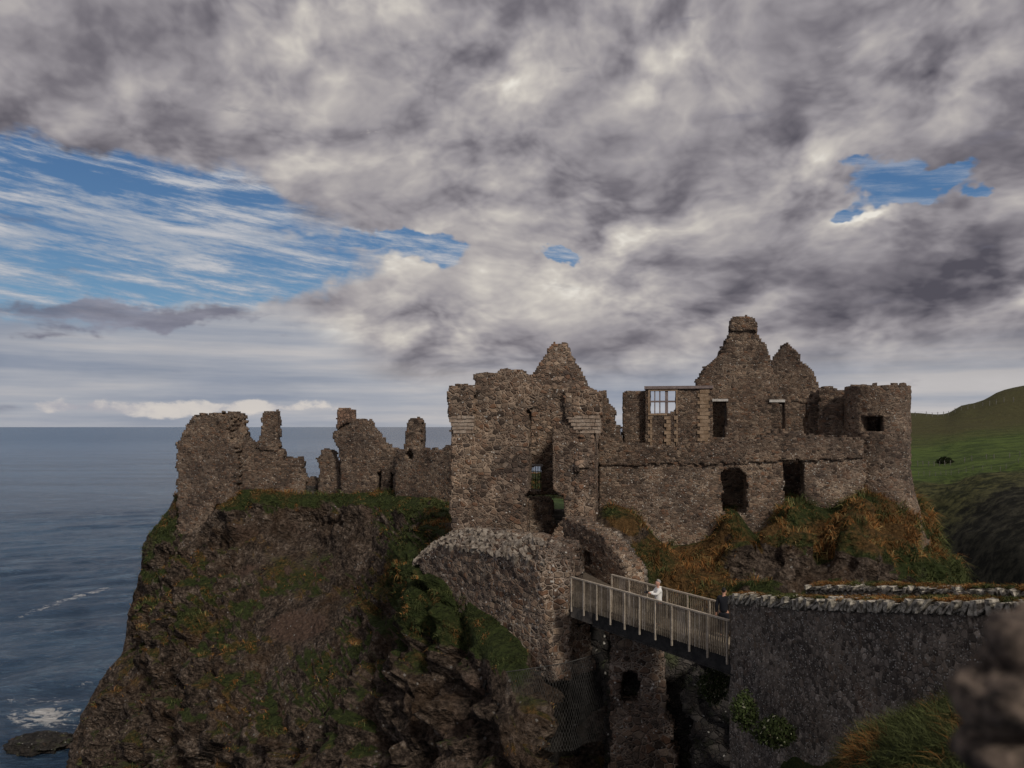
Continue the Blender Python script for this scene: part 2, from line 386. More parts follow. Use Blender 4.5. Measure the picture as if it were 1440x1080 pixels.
# crag: rock / turf, Col.r = turf amount, Col.g = rust of dead grass, Col.b = bare earth
def cliff_mat():
    m, t = new_mat('crag_rock_and_turf')
    co = t.n('ShaderNodeTexCoord').outputs['Object']
    a = t.n('ShaderNodeSeparateColor', {0: t.n('ShaderNodeAttribute', attribute_name='Col').outputs['Color']})
    turf, rust, earth = (t.v(a.outputs[i]) for i in range(3))
    n1 = t.noise(co, 0.9, 8, 0.65); n2 = t.noise(co, 4.0, 8, 0.7); n3 = t.noise(co, 0.35, 4, 0.6)
    vo = t.n('ShaderNodeTexVoronoi', {'Vector': t.mapv(co, (1, 1, 1.6)), 'Scale': 1.7, 'Detail': 2.0}, feature='F1')
    rk = t.ramp(n2 * 0.6 + n1 * 0.4, [(0.38, (0.010, 0.008, 0.007)), (0.47, (0.060, 0.044, 0.034)), (0.55, (0.155, 0.116, 0.089)), (0.66, (0.38, 0.315, 0.26))])
    rk = t.mix(t.ss(n3, 0.45, 0.7) * 0.55, rk, (0.095, 0.054, 0.028))
    er = t.mix(t.ss(n2, 0.3, 0.7), (0.085, 0.053, 0.038), (0.165, 0.108, 0.082))
    rk = t.mix(t.ss(earth + (n2 - 0.5) * 0.6, 0.35, 0.65), rk, er)
    lv = t.n('ShaderNodeTexVoronoi', {'Vector': co, 'Scale': 4.5, 'Randomness': 1.0})
    ls = t.v(t.n('ShaderNodeSeparateColor', {0: lv.outputs['Color']}).outputs[1])
    lm = t.ss(ls, 0.86, 0.90) * t.ss(t.v(lv.outputs['Distance']) + (n2 - 0.5) * 0.6, 0.36, 0.22)
    rk = t.mix(lm * 0.8 * t.ss(n1, 0.42, 0.6), rk, (0.42, 0.40, 0.37))
    g = t.ramp(n2, [(0.3, (0.022, 0.032, 0.010)), (0.55, (0.050, 0.066, 0.020)), (0.75, (0.085, 0.095, 0.032))])
    o = t.ramp(n2, [(0.3, (0.065, 0.038, 0.014)), (0.55, (0.15, 0.085, 0.032)), (0.75, (0.25, 0.15, 0.065))])
    gm = t.mix(t.ss(rust + (n2 - 0.5) * 0.9 + (n1 - 0.5) * 0.6, 0.35, 0.75), g, o)
    tm = t.ss(turf + (n2 - 0.5) * 0.55 + (n1 - 0.5) * 0.4, 0.38, 0.58)
    c = t.mix(tm, rk, gm)
    h = n2 * 0.8 + n1 * 0.9 + t.v(vo.outputs['Distance']) * 0.8
    finish(t, c, 0.95, bump(t, h, 0.7, 1.0), spec=0.15)
    return m
M['cliff'] = cliff_mat()

# ------------------------------------------------------------------ lofted terrain
def catmull(P, n):
    """P (k, ..., dim) -> n samples per span along axis 0; chord-length tangents, so uneven spans do not overshoot"""
    P = np.asarray(P, float); k = len(P)
    d = np.linalg.norm(np.diff(P, axis=0), axis=-1)[..., None] + 1e-6
    v = np.diff(P, axis=0) / d
    m = np.empty_like(P); m[0] = v[0]; m[-1] = v[-1]
    if k > 2: m[1:-1] = (v[:-1] * d[1:] + v[1:] * d[:-1]) / (d[1:] + d[:-1])
    out = []
    for i in range(k - 1):
        for t in np.linspace(0, 1, n[i] if hasattr(n, '__len__') else n, endpoint=False):
            h1 = 2 * t ** 3 - 3 * t * t + 1; h2 = t ** 3 - 2 * t * t + t; h3 = -2 * t ** 3 + 3 * t * t; h4 = t ** 3 - t * t
            out.append(h1 * P[i] + h2 * m[i] * d[i] + h3 * P[i + 1] + h4 * m[i + 1] * d[i])
    out.append(P[-1]); return np.array(out)
def spans(P, cell):
    """samples for each span so that cells come out near the wished size"""
    d = np.linalg.norm(np.diff(P, axis=0), axis=-1)
    d = np.median(d.reshape(len(d), -1), axis=1)
    return [max(2, int(x / cell)) for x in d]
def normals(G):
    du = np.gradient(G, axis=0); dv = np.gradient(G, axis=1)
    n = np.cross(dv, du); n /= (np.linalg.norm(n, axis=-1, keepdims=True) + 1e-9); return n
def loft(ribs, cu, cv):
    P = np.array(ribs, float)
    P = catmull(P, spans(P, cu))
    Q = P.transpose(1, 0, 2)
    return catmull(Q, spans(np.array(ribs, float).transpose(1, 0, 2), cv)).transpose(1, 0, 2)
def grid_faces(nu, nv):
    i, j = np.meshgrid(np.arange(nu - 1), np.arange(nv - 1), indexing='ij'); a = (i * nv + j).ravel()
    return np.stack([a, a + 1, a + nv + 1, a + nv], 1)
def to_px(p): return 720 + p[..., 0] / p[..., 1] * F, 600 - p[..., 2] / p[..., 1] * F

def blades(name, pts, nrm, length, width, cols, parent=None, droop=0.6, label=None, cat='grass', kind='stuff', spread=0.6):
    n = len(pts)
    up = np.array([0, 0, 1.0])
    down = -up + nrm * (nrm @ up)[:, None] * 1.0
    down /= (np.linalg.norm(down, axis=1, keepdims=True) + 1e-6)
    d0 = nrm * 0.7 + up * 0.5 + (rng.random((n, 3)) - 0.5) * spread * 1.6
    d0 /= np.linalg.norm(d0, axis=1, keepdims=True)
    d1 = d0 + down * (droop * 1.6) + (rng.random((n, 3)) - 0.5) * spread - up * droop * 0.5
    d1 /= np.linalg.norm(d1, axis=1, keepdims=True)
    L = length[:, None]
    side = np.cross(d0, rng.random((n, 3)) - 0.5); side /= (np.linalg.norm(side, axis=1, keepdims=True) + 1e-6)
    wv = side * width * 0.5
    b = pts - nrm * 0.05; m_ = b + d0 * L * 0.45; e = m_ + d1 * L * 0.6
    v = np.stack([b - wv, b + wv, m_ + wv * 0.8, m_ - wv * 0.8, e], 1).reshape(-1, 3)
    k = np.arange(n) * 5
    f = np.concatenate([np.stack([k, k + 1, k + 2], 1), np.stack([k, k + 2, k + 3], 1), np.stack([k + 3, k + 2, k + 4], 1)])
    c = np.repeat(cols, 5, axis=0).astype(np.float32)
    o = mesh(name, v, f, M['blade'], parent, color=c)
    if parent is None: tag(o, label, cat, kind=kind)
    return o
def grass_cols(pts, rust, k=1.0, seed=5):
    n = len(pts)
    t = fbm(pts * 0.7, 2, seed) * 0.6 + fbm(pts * np.array([2.6, 2.6, 1.1]), 2, seed + 3) * 0.9 + rust + (rng.random(n) - 0.5) * 0.22
    green = np.array([0.088, 0.100, 0.036]); dkg = np.array([0.038, 0.046, 0.019]); org = np.array([0.33, 0.15, 0.045]); straw = np.array([0.27, 0.20, 0.085]); brn = np.array([0.17, 0.085, 0.035])
    r = rng.random(n)[:, None]
    g = dkg * (1 - r) + green * r * 1.3
    o = np.where(rng.random(n)[:, None] < 0.22, straw, brn * (1 - r) + org * r)
    s = np.clip((t - 0.30) / 0.2, 0, 1)[:, None]
    return (g * (1 - s) + o * s) * k * 0.98 * (0.75 + 0.6 * np.clip(fbm(pts * 1.7, 2, seed + 9) + 0.4, 0, 1))[:, None]
def sample_grid(G, N, weight, count, seed=1):
    r = np.random.default_rng(seed)
    nu, nv = weight.shape
    e1 = np.linalg.norm(G[1:, :-1] - G[:-1, :-1], axis=-1); e2 = np.linalg.norm(G[:-1, 1:] - G[:-1, :-1], axis=-1)
    wt = (e1 * e2 * weight[:-1, :-1]).ravel(); wt = np.clip(wt, 0, None)
    idx = r.choice(len(wt), count, p=wt / wt.sum()); i, j = np.divmod(idx, nv - 1)
    u, v = r.random(count)[:, None], r.random(count)[:, None]
    p = (G[i, j] * (1 - u) * (1 - v) + G[i + 1, j] * u * (1 - v) + G[i, j + 1] * (1 - u) * v + G[i + 1, j + 1] * u * v)
    return p, N[i, j], i, j

# ---- the castle crag
def rib(back_dx, zback, pts):
    w_ = [W(*p) for p in pts]; r0 = w_[0]
    b1 = np.array([r0[0] * 1.25 + back_dx, max(r0[1] + 16, 72) if r0[1] < 75 else 88, zback]); b0 = np.array([b1[0] * 1.02, b1[1] + 12, -34.0])
    rb = r0 + np.array([0.03 * r0[0], 2.2, 0.05])
    return [b0, b1, rb] + w_
ribs = [
    rib(8, -10.5, [(266, 722, 82), (240, 750, 81), (218, 840, 82), (200, 905, 82), (160, 975, 82), (130, 1055, 82), (120, 1110, 82)]),
    rib(4, -9.5, [(246, 703, 74), (216, 755, 73.5), (187, 845, 73), (186, 900, 72), (138, 960, 72), (106, 1045, 71), (78, 1130, 70)]),
    rib(3, -6.5, [(272, 742, 71), (264, 790, 69), (250, 850, 66), (240, 905, 64), (225, 960, 62), (205, 1045, 59), (190, 1150, 57)]),
    rib(0, -6.2, [(330, 694, 70), (335, 750, 67.5), (325, 830, 63), (315, 890, 60), (305, 950, 57), (290, 1045, 53.5), (280, 1170, 51)]),
    rib(0, -6.2, [(430, 698, 69), (435, 750, 66.5), (440, 820, 60.5), (440, 880, 55.5), (435, 945, 50.5), (425, 1045, 45), (415, 1200, 42)]),
    rib(0, -6.2, [(540, 695, 65), (545, 735, 60.5), (545, 800, 53), (540, 870, 47.5), (530, 940, 43), (520, 1045, 38.5), (510, 1220, 38)]),
    rib(0, -7.2, [(600, 704, 59), (600, 733, 52), (590, 785, 46), (588, 840, 42), (584, 905, 39), (580, 1045, 35), (575, 1250, 33)]),
    rib(0, -8.6, [(632, 744, 46), (634, 768, 43), (632, 812, 39.6), (658, 848, 36.9), (662, 900, 34.6), (655, 960, 33), (650, 1270, 30)]),
    rib(0, -5.6, [(745, 758, 43), (742, 772, 40), (742, 820, 37.5), (742, 905, 34.3), (745, 945, 32.4), (740, 1045, 29.8), (735, 1300, 28)]),
    rib(0, -5.6, [(805, 762, 42), (805, 785, 41), (805, 850, 39.5), (805, 905, 38.5), (800, 955, 36.5), (800, 1045, 34), (800, 1300, 30)]),
    rib(0, -5.4, [(862, 712, 43.2), (862, 790, 40), (862, 850, 39.5), (862, 910, 39), (862, 955, 37), (862, 1045, 34), (860, 1300, 30)]),
    rib(0, -5.4, [(900, 730, 43), (900, 782, 40), (900, 850, 37.5), (900, 910, 37), (900, 960, 36), (900, 1045, 34.5), (900, 1300, 31)]),
    rib(0, -5.4, [(930, 764, 43), (930, 792, 40.5), (930, 850, 37.5), (930, 910, 37), (935, 960, 36), (935, 1045, 34.5), (935, 1300, 31)]),
    rib(0, -5.4, [(990, 764, 42.6), (990, 785, 40.4), (990, 830, 37), (990, 900, 35.5), (990, 960, 34), (990, 1045, 32), (990, 1300, 30)]),
    rib(0, -5.0, [(1032, 720, 42.4), (1030, 752, 40.2), (1025, 830, 37), (1020, 900, 35.5), (1020, 960, 34), (1020, 1045, 32), (1020, 1300, 30)]),
    rib(0, -5.2, [(1068, 757, 42.2), (1066, 775, 40), (1062, 820, 37), (1060, 870, 35), (1060, 930, 34), (1060, 1045, 32.5), (1060, 1300, 30.5)]),
    rib(0, -5.0, [(1112, 704, 42), (1112, 728, 39.4), (1108, 790, 37.2), (1104, 850, 35), (1100, 920, 34), (1100, 1045, 33), (1100, 1300, 31)]),
    rib(0, -5.0, [(1168, 716, 42), (1168, 752, 40), (1165, 800, 37.6), (1160, 850, 35.5), (1160, 920, 34), (1160, 1045, 33), (1160, 1300, 31)]),
    rib(0, -5.0, [(1205, 694, 42), (1205, 726, 39.0), (1202, 785, 36.8), (1200, 850, 35), (1200, 920, 34), (1200, 1045, 33), (1200, 1300, 31)]),
    rib(0, -5.2, [(1265, 700, 42.5), (1270, 735, 40.5), (1275, 790, 38), (1275, 850, 36.5), (1275, 920, 35), (1275, 1045, 34), (1275, 1300, 32)]),
    rib(0, -6, [(1300, 716, 45), (1313, 745, 43.5), (1330, 786, 42.5), (1352, 850, 41.5), (1365, 920, 41), (1375, 1045, 40), (1385, 1300, 39)]),
    rib(0, -9, [(1285, 720, 54), (1296, 750, 54), (1308, 795, 55), (1320, 850, 56), (1330, 920, 57), (1340, 1045, 58), (1350, 1250, 58)]),
]
G = loft(ribs, 0.24, 0.22)
nu, nv = G.shape[:2]
N0 = normals(G)
if N0[nu // 2, nv // 2] @ np.array([0, -1, 0.3]) < 0: N0 = -N0
print('crag grid', nu, nv)
# strength of the relief: weak on the flat top and under the walls
vrow = np.linspace(0, 1, nv)[None, :] * np.ones((nu, 1))
steep = np.clip(1.2 - N0[..., 2], 0.15, 1.0)
qx, qy = to_px(G)
fadew = np.clip((N0[..., 2] - 0.55) / 0.35, 0, 1)
amp = steep * (1 - 0.85 * fadew)
mound = np.clip((qx - 850) / 60, 0, 1)        # the smoother, grassier right-hand side
a1 = fbm(G / np.array([7.0, 7.0, 5.0]), 3, 3, ridged=True)
a2 = fbm(G / np.array([2.4, 2.4, 1.7]), 4, 9, ridged=True)
a3 = fbm(G / 0.75, 3, 21)
wd1, wd2 = worley(G / np.array([1.9, 1.9, 1.3]) + 0.35 * fbm(G, 2, 40)[..., None], 5)
a1 = a1 - a1.mean(); a2 = a2 - a2.mean()
crk = np.clip((wd2 - wd1) / 0.22, 0, 1) - 0.8
wb1, wb2 = worley(G / np.array([4.6, 4.6, 3.2]) + 0.5 * fbm(G / 2, 3, 44)[..., None], 15)
crb = np.clip((wb2 - wb1) / 0.16, 0, 1) - 0.85
disp0 = 0
hum, _ = worley(G / np.array([1.5, 1.5, 1.9]) + 0.4 * fbm(G / 1.2, 2, 49)[..., None], 25)
hum = (0.5 - hum) * mound * np.clip((qy - 695) / 20, 0, 1) * (G[..., 1] < 43)
disp = hum * 1.5 + amp * (a1 * (1.7 - 1.35 * mound) + a2 * (0.6 - 0.25 * mound) + a3 * 0.22 + (0.45 - wd1) * 0.35 * (1 - 0.6 * mound) + (crk * 0.22 + crb * 0.7) * (1 - 0.8 * mound)
    + (cells(G / np.array([1.5, 1.5, 2.6]) + 0.25 * fbm(G, 2, 71)[..., None], 72) * 0.9 + cells(G / np.array([4.2, 4.2, 5.5]) + 0.25 * fbm(G / 2, 2, 73)[..., None], 74) * 1.5 + cells(G / np.array([0.6, 0.6, 1.1]), 75) * 0.28) * (1 - 0.8 * mound))
ri = sum(spans(np.array(ribs, float).transpose(1, 0, 2), 0.22)[:3])      # the rim row: relief fades out under the walls
seg = np.linalg.norm(np.diff(G, axis=1), axis=-1); cum_ = np.concatenate([np.zeros((nu, 1)), np.cumsum(seg, axis=1)], 1)
drim = np.abs(cum_ - cum_[:, ri:ri + 1])
disp = disp * np.clip(drim / 3.2, 0.06, 1.0) * 1.3
disp[:, :ri] *= 0.25
disp *= np.clip(0.35 + (np.arange(nu) - sum(spans(np.array(ribs, float), 0.24)[:1])) / 45.0, 0.35, 1.0)[:, None]
Gd = G + N0 * disp[..., None]
Gd[..., 2] += 0.10 * a3 * fadew
N1 = normals(Gd)
if N1[nu // 2, nv // 2] @ np.array([0, -1, 0.3]) < 0: N1 = -N1
def patch(lst, P=None):
    x, y = (qx, qy) if P is None else to_px(P)
    r = 0
    for (px, py, rx, ry, a_) in lst: r = r + a_ * np.exp(-((x - px) / rx) ** 2 - ((y - py) / ry) ** 2)
    return r
lown = fbm(G / 3.2, 4, 77)
turf = -0.10 + 0.18 * mound + 0.35 * hum + 0.62 * np.clip((N1[..., 2] - 0.40) / 0.4, 0, 1) + 0.42 * lown + 0.16 * mound - 0.3 * (disp < -0.75) + patch([
    (225, 745, 32, 55, 0.55), (205, 830, 40, 60, 0.25), (330, 705, 90, 14, 0.5), (480, 703, 130, 16, 0.6), (590, 740, 35, 60, 0.6), (540, 700, 50, 16, 0.4),
    (600, 840, 50, 55, 1.0), (640, 870, 50, 40, 0.9), (700, 900, 50, 35, 0.9), (560, 790, 30, 40, 0.4), (330, 830, 80, 40, 0.2), (450, 940, 50, 30, 0.35), (500, 900, 40, 60, 0.25),
    (270, 880, 70, 50, 0.35), (470, 1010, 70, 30, 0.25), (330, 980, 60, 30, 0.1), (960, 800, 90, 45, 0.75), (1150, 745, 130, 40, 0.75), (1250, 760, 60, 45, 0.6), (1320, 770, 30, 60, 0.5),
    (880, 730, 30, 20, 0.55), (1370, 820, 60, 40, 0.8),
    (650, 970, 90, 30, -0.5), (1085, 795, 60, 22, -0.6), (1180, 800, 110, 20, -0.7), (1010, 700, 1, 1, 0), (860, 760, 22, 40, -0.5), (420, 750, 110, 30, -0.35), (410, 870, 60, 35, -0.5), (560, 1000, 60, 60, -0.2), (820, 940, 60, 80, -0.8), (1000, 950, 90, 60, -0.3)])
rustm = 0.38 + 0.55 * fbm(G / 2.0 + 9, 3, 55) + patch([(990, 800, 80, 30, 0.30), (1200, 760, 120, 35, 0.30), (1265, 750, 50, 40, 0.25), (880, 730, 30, 20, 0.3), (340, 740, 90, 30, 0.3), (600, 850, 40, 40, -0.15), (590, 740, 35, 50, -0.5),
    (480, 703, 140, 10, -0.3), (460, 960, 120, 60, -0.25), (225, 770, 40, 60, -0.2), (1370, 820, 60, 40, -0.6), (680, 890, 50, 40, -0.15)])
earthm = 0.15 + 0.5 * fbm(G / 3.0 + 31, 3, 66) + patch([(420, 880, 45, 22, 0.7), (430, 740, 130, 25, 0.35), (370, 805, 50, 25, 0.4), (345, 800, 30, 10, 0.3)])
crag = mesh('castle_crag', Gd.reshape(-1, 3), grid_faces(nu, nv), M['cliff'], smooth=True,
            color=np.stack([np.clip(turf, 0, 1).ravel(), np.clip(rustm, 0, 1).ravel(), np.clip(earthm, 0, 1).ravel()], 1))
tag(crag, kind='structure')
tag(crag, 'steep dark basalt crag with rust and green turf under the ruins', 'cliff')
gw = np.clip((turf - 0.44) / 0.22, 0, 1) * (qy > 640) * (G[..., 1] < 80) * (qy < 1110)
gw[:, :max(2, int(nv * 0.25))] *= 0.6
nb = 240000
pp, nn, gi, gj = sample_grid(Gd, N1, gw * np.where(qx > 840, 2.2, 1.0) * np.where((qx > 560) & (qx < 760), 2.0, 1.0), nb)
near_k = np.clip(pp[:, 1] / 45, 0.6, 1.5)
clump = np.clip(0.5 + 1.5 * vnoise(pp / 0.6, 88), 0.15, 1.4)
ln = (0.16 + 0.34 * rng.random(nb) ** 1.5) * near_k * (1 + 0.9 * (qx[gi, gj] > 840)) * clump
blades('turf_grass', pp, nn, ln, (0.035 * near_k)[:, None], grass_cols(pp, rustm[gi, gj] - 0.05), label='rough green and rust coloured grass hanging over the castle crag', droop=0.9)

# ------------------------------------------------------------------ masonry in small blocks
def inpoly(x, y, poly):
    r = np.zeros(x.shape, bool); n = len(poly)
    for i in range(n):
        x1, y1 = poly[i]; x2, y2 = poly[(i + 1) % n]
        if y1 == y2: continue
        c = ((y1 > y) != (y2 > y)) & (x < (x2 - x1) * (y - y1) / (y2 - y1) + x1)
        r ^= c
    return r
def vox(name, occf, s0, s1, D, z0, z1, c, mapf, mat, parent=None, amp=0.035, cd=0.28, seed=0, origin=None, bulge=0.03, wk=0.10):
    ns = int((s1 - s0) / c) + 1; nz = int((z1 - z0) / c) + 1; nd = max(1, int(round(D / cd))); cdd = D / nd
    S, Dd, Z = np.meshgrid(s0 + (np.arange(ns) + .5) * c, (np.arange(nd) + .5) * cdd, z0 + (np.arange(nz) + .5) * c, indexing='ij')
    occ = np.zeros((ns + 2, nd + 2, nz + 2), bool)
    occ[1:-1, 1:-1, 1:-1] = occf(S, Dd, Z)
    a, b, e = ns + 1, nd + 1, nz + 1
    idx = lambda i, j, k: (i * b + j) * e + k
    F_ = []
    for ax in range(3):
        sl0 = [slice(0, -1) if q == ax else slice(1, -1) for q in range(3)]; sl1 = [slice(1, None) if q == ax else slice(1, -1) for q in range(3)]
        A, B = occ[tuple(sl0)], occ[tuple(sl1)]
        for flip, msk in ((0, A & ~B), (1, ~A & B)):
            I, J, K = np.nonzero(msk)
            if ax == 0: q = [idx(I, J, K), idx(I, J + 1, K), idx(I, J + 1, K + 1), idx(I, J, K + 1)]
            elif ax == 1: q = [idx(I, J, K), idx(I, J, K + 1), idx(I + 1, J, K + 1), idx(I + 1, J, K)]
            else: q = [idx(I, J, K), idx(I + 1, J, K), idx(I + 1, J + 1, K), idx(I, J + 1, K)]
            if flip: q = q[::-1]
            F_.append(np.stack(q, 1))
    Fc = np.concatenate(F_); u, inv = np.unique(Fc.ravel(), return_inverse=True); Fc = inv.reshape(-1, 4)
    i, r = np.divmod(u, b * e); j, k = np.divmod(r, e)
    s = s0 + i * c; d = j * cdd; z = z0 + k * c
    P3 = np.stack([s, d, z], 1)
    j1 = np.stack([vnoise(P3 / (c * 1.3) + 5.5, seed + q) for q in range(3)], 1)
    l1 = np.stack([fbm(P3 / 0.9, 3, seed + 50 + q) for q in range(3)], 1)
    wdd, _ = worley(P3 / np.array([0.36, 0.36, 0.24]), seed + 3)
    P3 = P3 + j1 * amp * np.array([1, 1, 1]) + l1 * np.array([0.05, bulge, 0.05])
    P3[:, 1] -= np.where(j == 0, (0.45 - wdd) * wk, 0)
    v = mapf(P3[:, 0], P3[:, 1], P3[:, 2])
    return mesh(name, v, Fc, mat, parent, origin=origin)
class Plane:
    def __init__(s, A, B):
        s.A = np.array(A, float); d = np.array(B, float) - s.A; s.L = np.linalg.norm(d); s.t = d / s.L
        s.n = np.array([-s.t[1], s.t[0]])
        if s.n[1] < 0: s.n = -s.n                # away from the viewer
    def px(s, px, py):
        a = (px - 720) / F
        # A + t*sv : x = a*y
        sv = (a * s.A[1] - s.A[0]) / (s.t[0] - a * s.t[1])
        y = s.A[1] + s.t[1] * sv
        return sv, -(py - 600) / F * y
    def poly(s, pts): return [s.px(*p) for p in pts]
    def map(s, S, Dd, Z): return np.stack([s.A[0] + s.t[0] * S + s.n[0] * Dd, s.A[1] + s.t[1] * S + s.n[1] * Dd, Z], 1)
    def pt(s, S, Dd, Z): return s.map(np.array([S]), np.array([Dd]), np.array([Z]))[0]
def wall(name, pl, outline, holes=(), D=1.0, c=0.12, mat=None, parent=None, rag=0.12, hrag=0.05, seed=0, extra=None, amp=0.03, cd=0.28, origin=None, world_poly=False, bulge=0.03):
    O = outline if world_poly else pl.poly(outline); H = [h if world_poly else pl.poly(h) for h in holes]
    xs = [p[0] for p in O]; zs = [p[1] for p in O]
    def occf(S, Dd, Z):
        P3 = np.stack([S, Dd * 0.8, Z], -1)
        w1 = fbm(P3 / 0.55, 2, seed + 7) * rag + vnoise(P3 / 0.22, seed + 8) * rag * 0.6; w2 = fbm(P3 / 0.55, 2, seed + 17) * rag + vnoise(P3 / 0.2, seed + 9) * rag * 0.7
        r = inpoly(S + w1, Z + w2, O)
        for h in H: r &= ~inpoly(S + w1 / max(rag, 1e-3) * hrag, Z + w2 / max(rag, 1e-3) * hrag, h)
        if extra is not None: r &= extra(S, Dd, Z, w2)
        return r
    return vox(name, occf, min(xs) - rag, max(xs) + rag, D, min(zs) - rag, max(zs) + rag, c, pl.map, mat or M['wall'], parent, amp, cd, seed, origin, bulge)

# ---- gatehouse ------------------------------------------------------
gh = thing('gatehouse', (0.4, 42.0, -7.0), 'tall roofless brown stone gatehouse with corbelled corners and a pointed gable behind its broken front', 'gatehouse')
GF = Plane((-3.45, 41.45), (4.26, 40.0))
front = [(634, 800), (634, 600), (631, 584), (630, 543), (666, 541), (666, 527), (676, 524), (698, 524), (700, 520), (733, 520), (737, 527), (743, 529), (745, 542), (792, 545),
         (812, 548), (834, 551), (835, 584), (835, 600), (835, 800)]
hole = [(741, 577), (750, 573), (772, 575), (777, 600), (778, 688), (792, 698), (794, 728), (779, 746), (778, 760), (741, 760), (738, 696), (743, 690), (742, 640)]
wall('wall', GF, front, [hole], D=1.15, c=0.10, mat=M['gate'], parent=gh, seed=1)
GBk = Plane((-2.3, 47.3), (5.37, 45.95))
back = [(655, 760), (655, 600), (744, 600), (744, 531), (752, 523), (762, 505), (770, 492), (776, 484), (796, 484), (803, 500), (813, 517), (822, 535), (829, 549), (846, 551), (846, 760)]
wall('gable_wall', GBk, back, [[(744, 655), (761, 655), (761, 690), (744, 690)], [(735, 697), (796, 697), (796, 790), (735, 790)]], D=0.9, c=0.12, mat=M['light'], parent=gh, seed=2)
GS = Plane((4.26, 40.0), (5.37, 46.6)); GS.n = -np.array([abs(GS.n[0]), 0]) + np.array([0, GS.t[0] * 0]); GS.n = np.array([-GS.t[1], GS.t[0]])
wall('side_wall', GS, [(0.02, -8), (0.02, 1.95), (3, 1.9), (6.5, 1.9), (6.5, -8)], D=1.0, c=0.12, mat=M['light'], parent=gh, seed=3, world_poly=True)
GL = Plane((-3.45, 41.45), (-2.3, 47.6)); GL.n = np.array([GL.t[1], -GL.t[0]])
wall('side_wall', GL, [(1.2, -8), (1.2, 1.7), (3, 1.0), (6.1, 0.4), (6.1, -8)], D=1.0, c=0.16, mat=M['gate'], parent=gh, seed=4, world_poly=True)
# corner turrets and their corbels
def turret(px0, px1, top0, top1, seed, ret):
    pl = Plane(GF.pt(0, -0.22, 0)[:2], GF.pt(5, -0.22, 0)[:2])
    wall('turret', pl, [(px0, 585), (px0, top0), (px1, top1), (px1, 585)], D=1.0, c=0.10, mat=M['gate'], parent=gh, seed=seed, rag=0.06)
    s0, _ = pl.px(px0, 600); s1, _ = pl.px(px1, 600)
    for k in range(5):
        y0 = 584 + k * 5.1; inset = 0.05 + 0.055 * k
        _, za = pl.px(px0, y0); _, zb = pl.px(px0, y0 + 4.7)
        mb = MB(); sa = s0 + inset * (1 if not ret else 2.2); sb = s1 - (inset * 0.3 if not ret else 0.04)
        x = sa
        while x < sb - 0.05:
            ln_ = min(sb - x, 0.25 + 0.3 * rng.random()); 
            if sb - x - ln_ < 0.12: ln_ = sb - x
            c_ = pl.pt(x + ln_ / 2, 0.45 + inset * 0.4, (za + zb) / 2)
            mb.obox(c_, np.append(pl.t, 0) * (ln_ / 2 - 0.008), np.append(pl.n, 0) * (0.47 - inset * 0.35), (0, 0, (za - zb) / 2), 0.012)
            x += ln_
        mb.build('corbel', M['corbel'], gh)
turret(629, 667, 543, 541, 5, False)
turret(793, 845, 549, 552, 6, True)
# inner stub, iron gate, steps
stub = wall('inner_wall', Plane((0.72, 42.4), (2.4, 42.6)), [(738, 790), (738, 708), (752, 703), (757, 700), (774, 701), (778, 706), (779, 790)], D=1.3, c=0.11, mat=M['wall'], parent=gh, seed=8)
mb = MB(); pg = Plane((0.9, 46.2), (2.1, 46.0))
(s0, z0), (s1, z1) = pg.px(746, 688), pg.px(760, 655)
for k in range(5): x = s0 + (s1 - s0) * k / 4; mb.tube(pg.pt(x, 0, z0), pg.pt(x, 0, z1), 0.02)
for z in (z0, z0 * .6 + z1 * .4, z0 * .25 + z1 * .75, z1): mb.tube(pg.pt(s0, 0, z), pg.pt(s1, 0, z), 0.022)
mb.build('iron_grille', M['iron'], gh)
mb = MB(); a_, b_ = pg.px(742, 655)[0], pg.px(764, 655)[0]; zz = pg.px(750, 654)[1]
mb.obox(pg.pt((a_ + b_) / 2, -0.15, zz), np.append(pg.t, 0) * (b_ - a_) / 2, np.append(pg.n, 0) * 0.12, (0, 0, 0.06), 0.01); mb.build('lintel', M['lintel'], gh)
st = thing('stone_steps', tuple(W(786, 740, 43.0)), 'short flight of pale stone steps climbing through the gateway to the grass court', 'steps')
for k in range(4):
    zt = -(738 - k * 6.2 - 600) / F * 43.6; y0 = 43.0 + k * 0.42
    mb = MB(); mb.box(2.25, 3.25, y0, y0 + 0.6, zt - 0.22, zt, 0.012); mb.build('step', M['step'], st)

# ---- court grass seen through the gate
def ground(name, pts, mat, faces=None, kind='structure', sub=None, origin=None, col_=None):
    o = mesh(name, pts, faces, mat, color=col_); tag(o, kind=kind); return o
gx, gy = np.meshgrid(np.linspace(-1.0, 18, 130), np.linspace(46.2, 68, 90), indexing='ij')
gp = np.stack([gx, gy, -5.02 - 0.012 * (gy - 45) + 0.05 * fbm(np.stack([gx, gy, gx * 0], -1) / 1.5, 3, 4)], -1)
gp[..., 2] -= np.clip((47.0 - gy) / 2.2, 0, 1) * 0.9 * (gx < 4)
M['lawn'] = block_mat('lawn', (0.07, 0.12, 0.03), (0.15, 0.22, 0.06), 1.5)
o = ground('courtyard_lawn', gp.reshape(-1, 3), M['lawn'], grid_faces(130, 90))

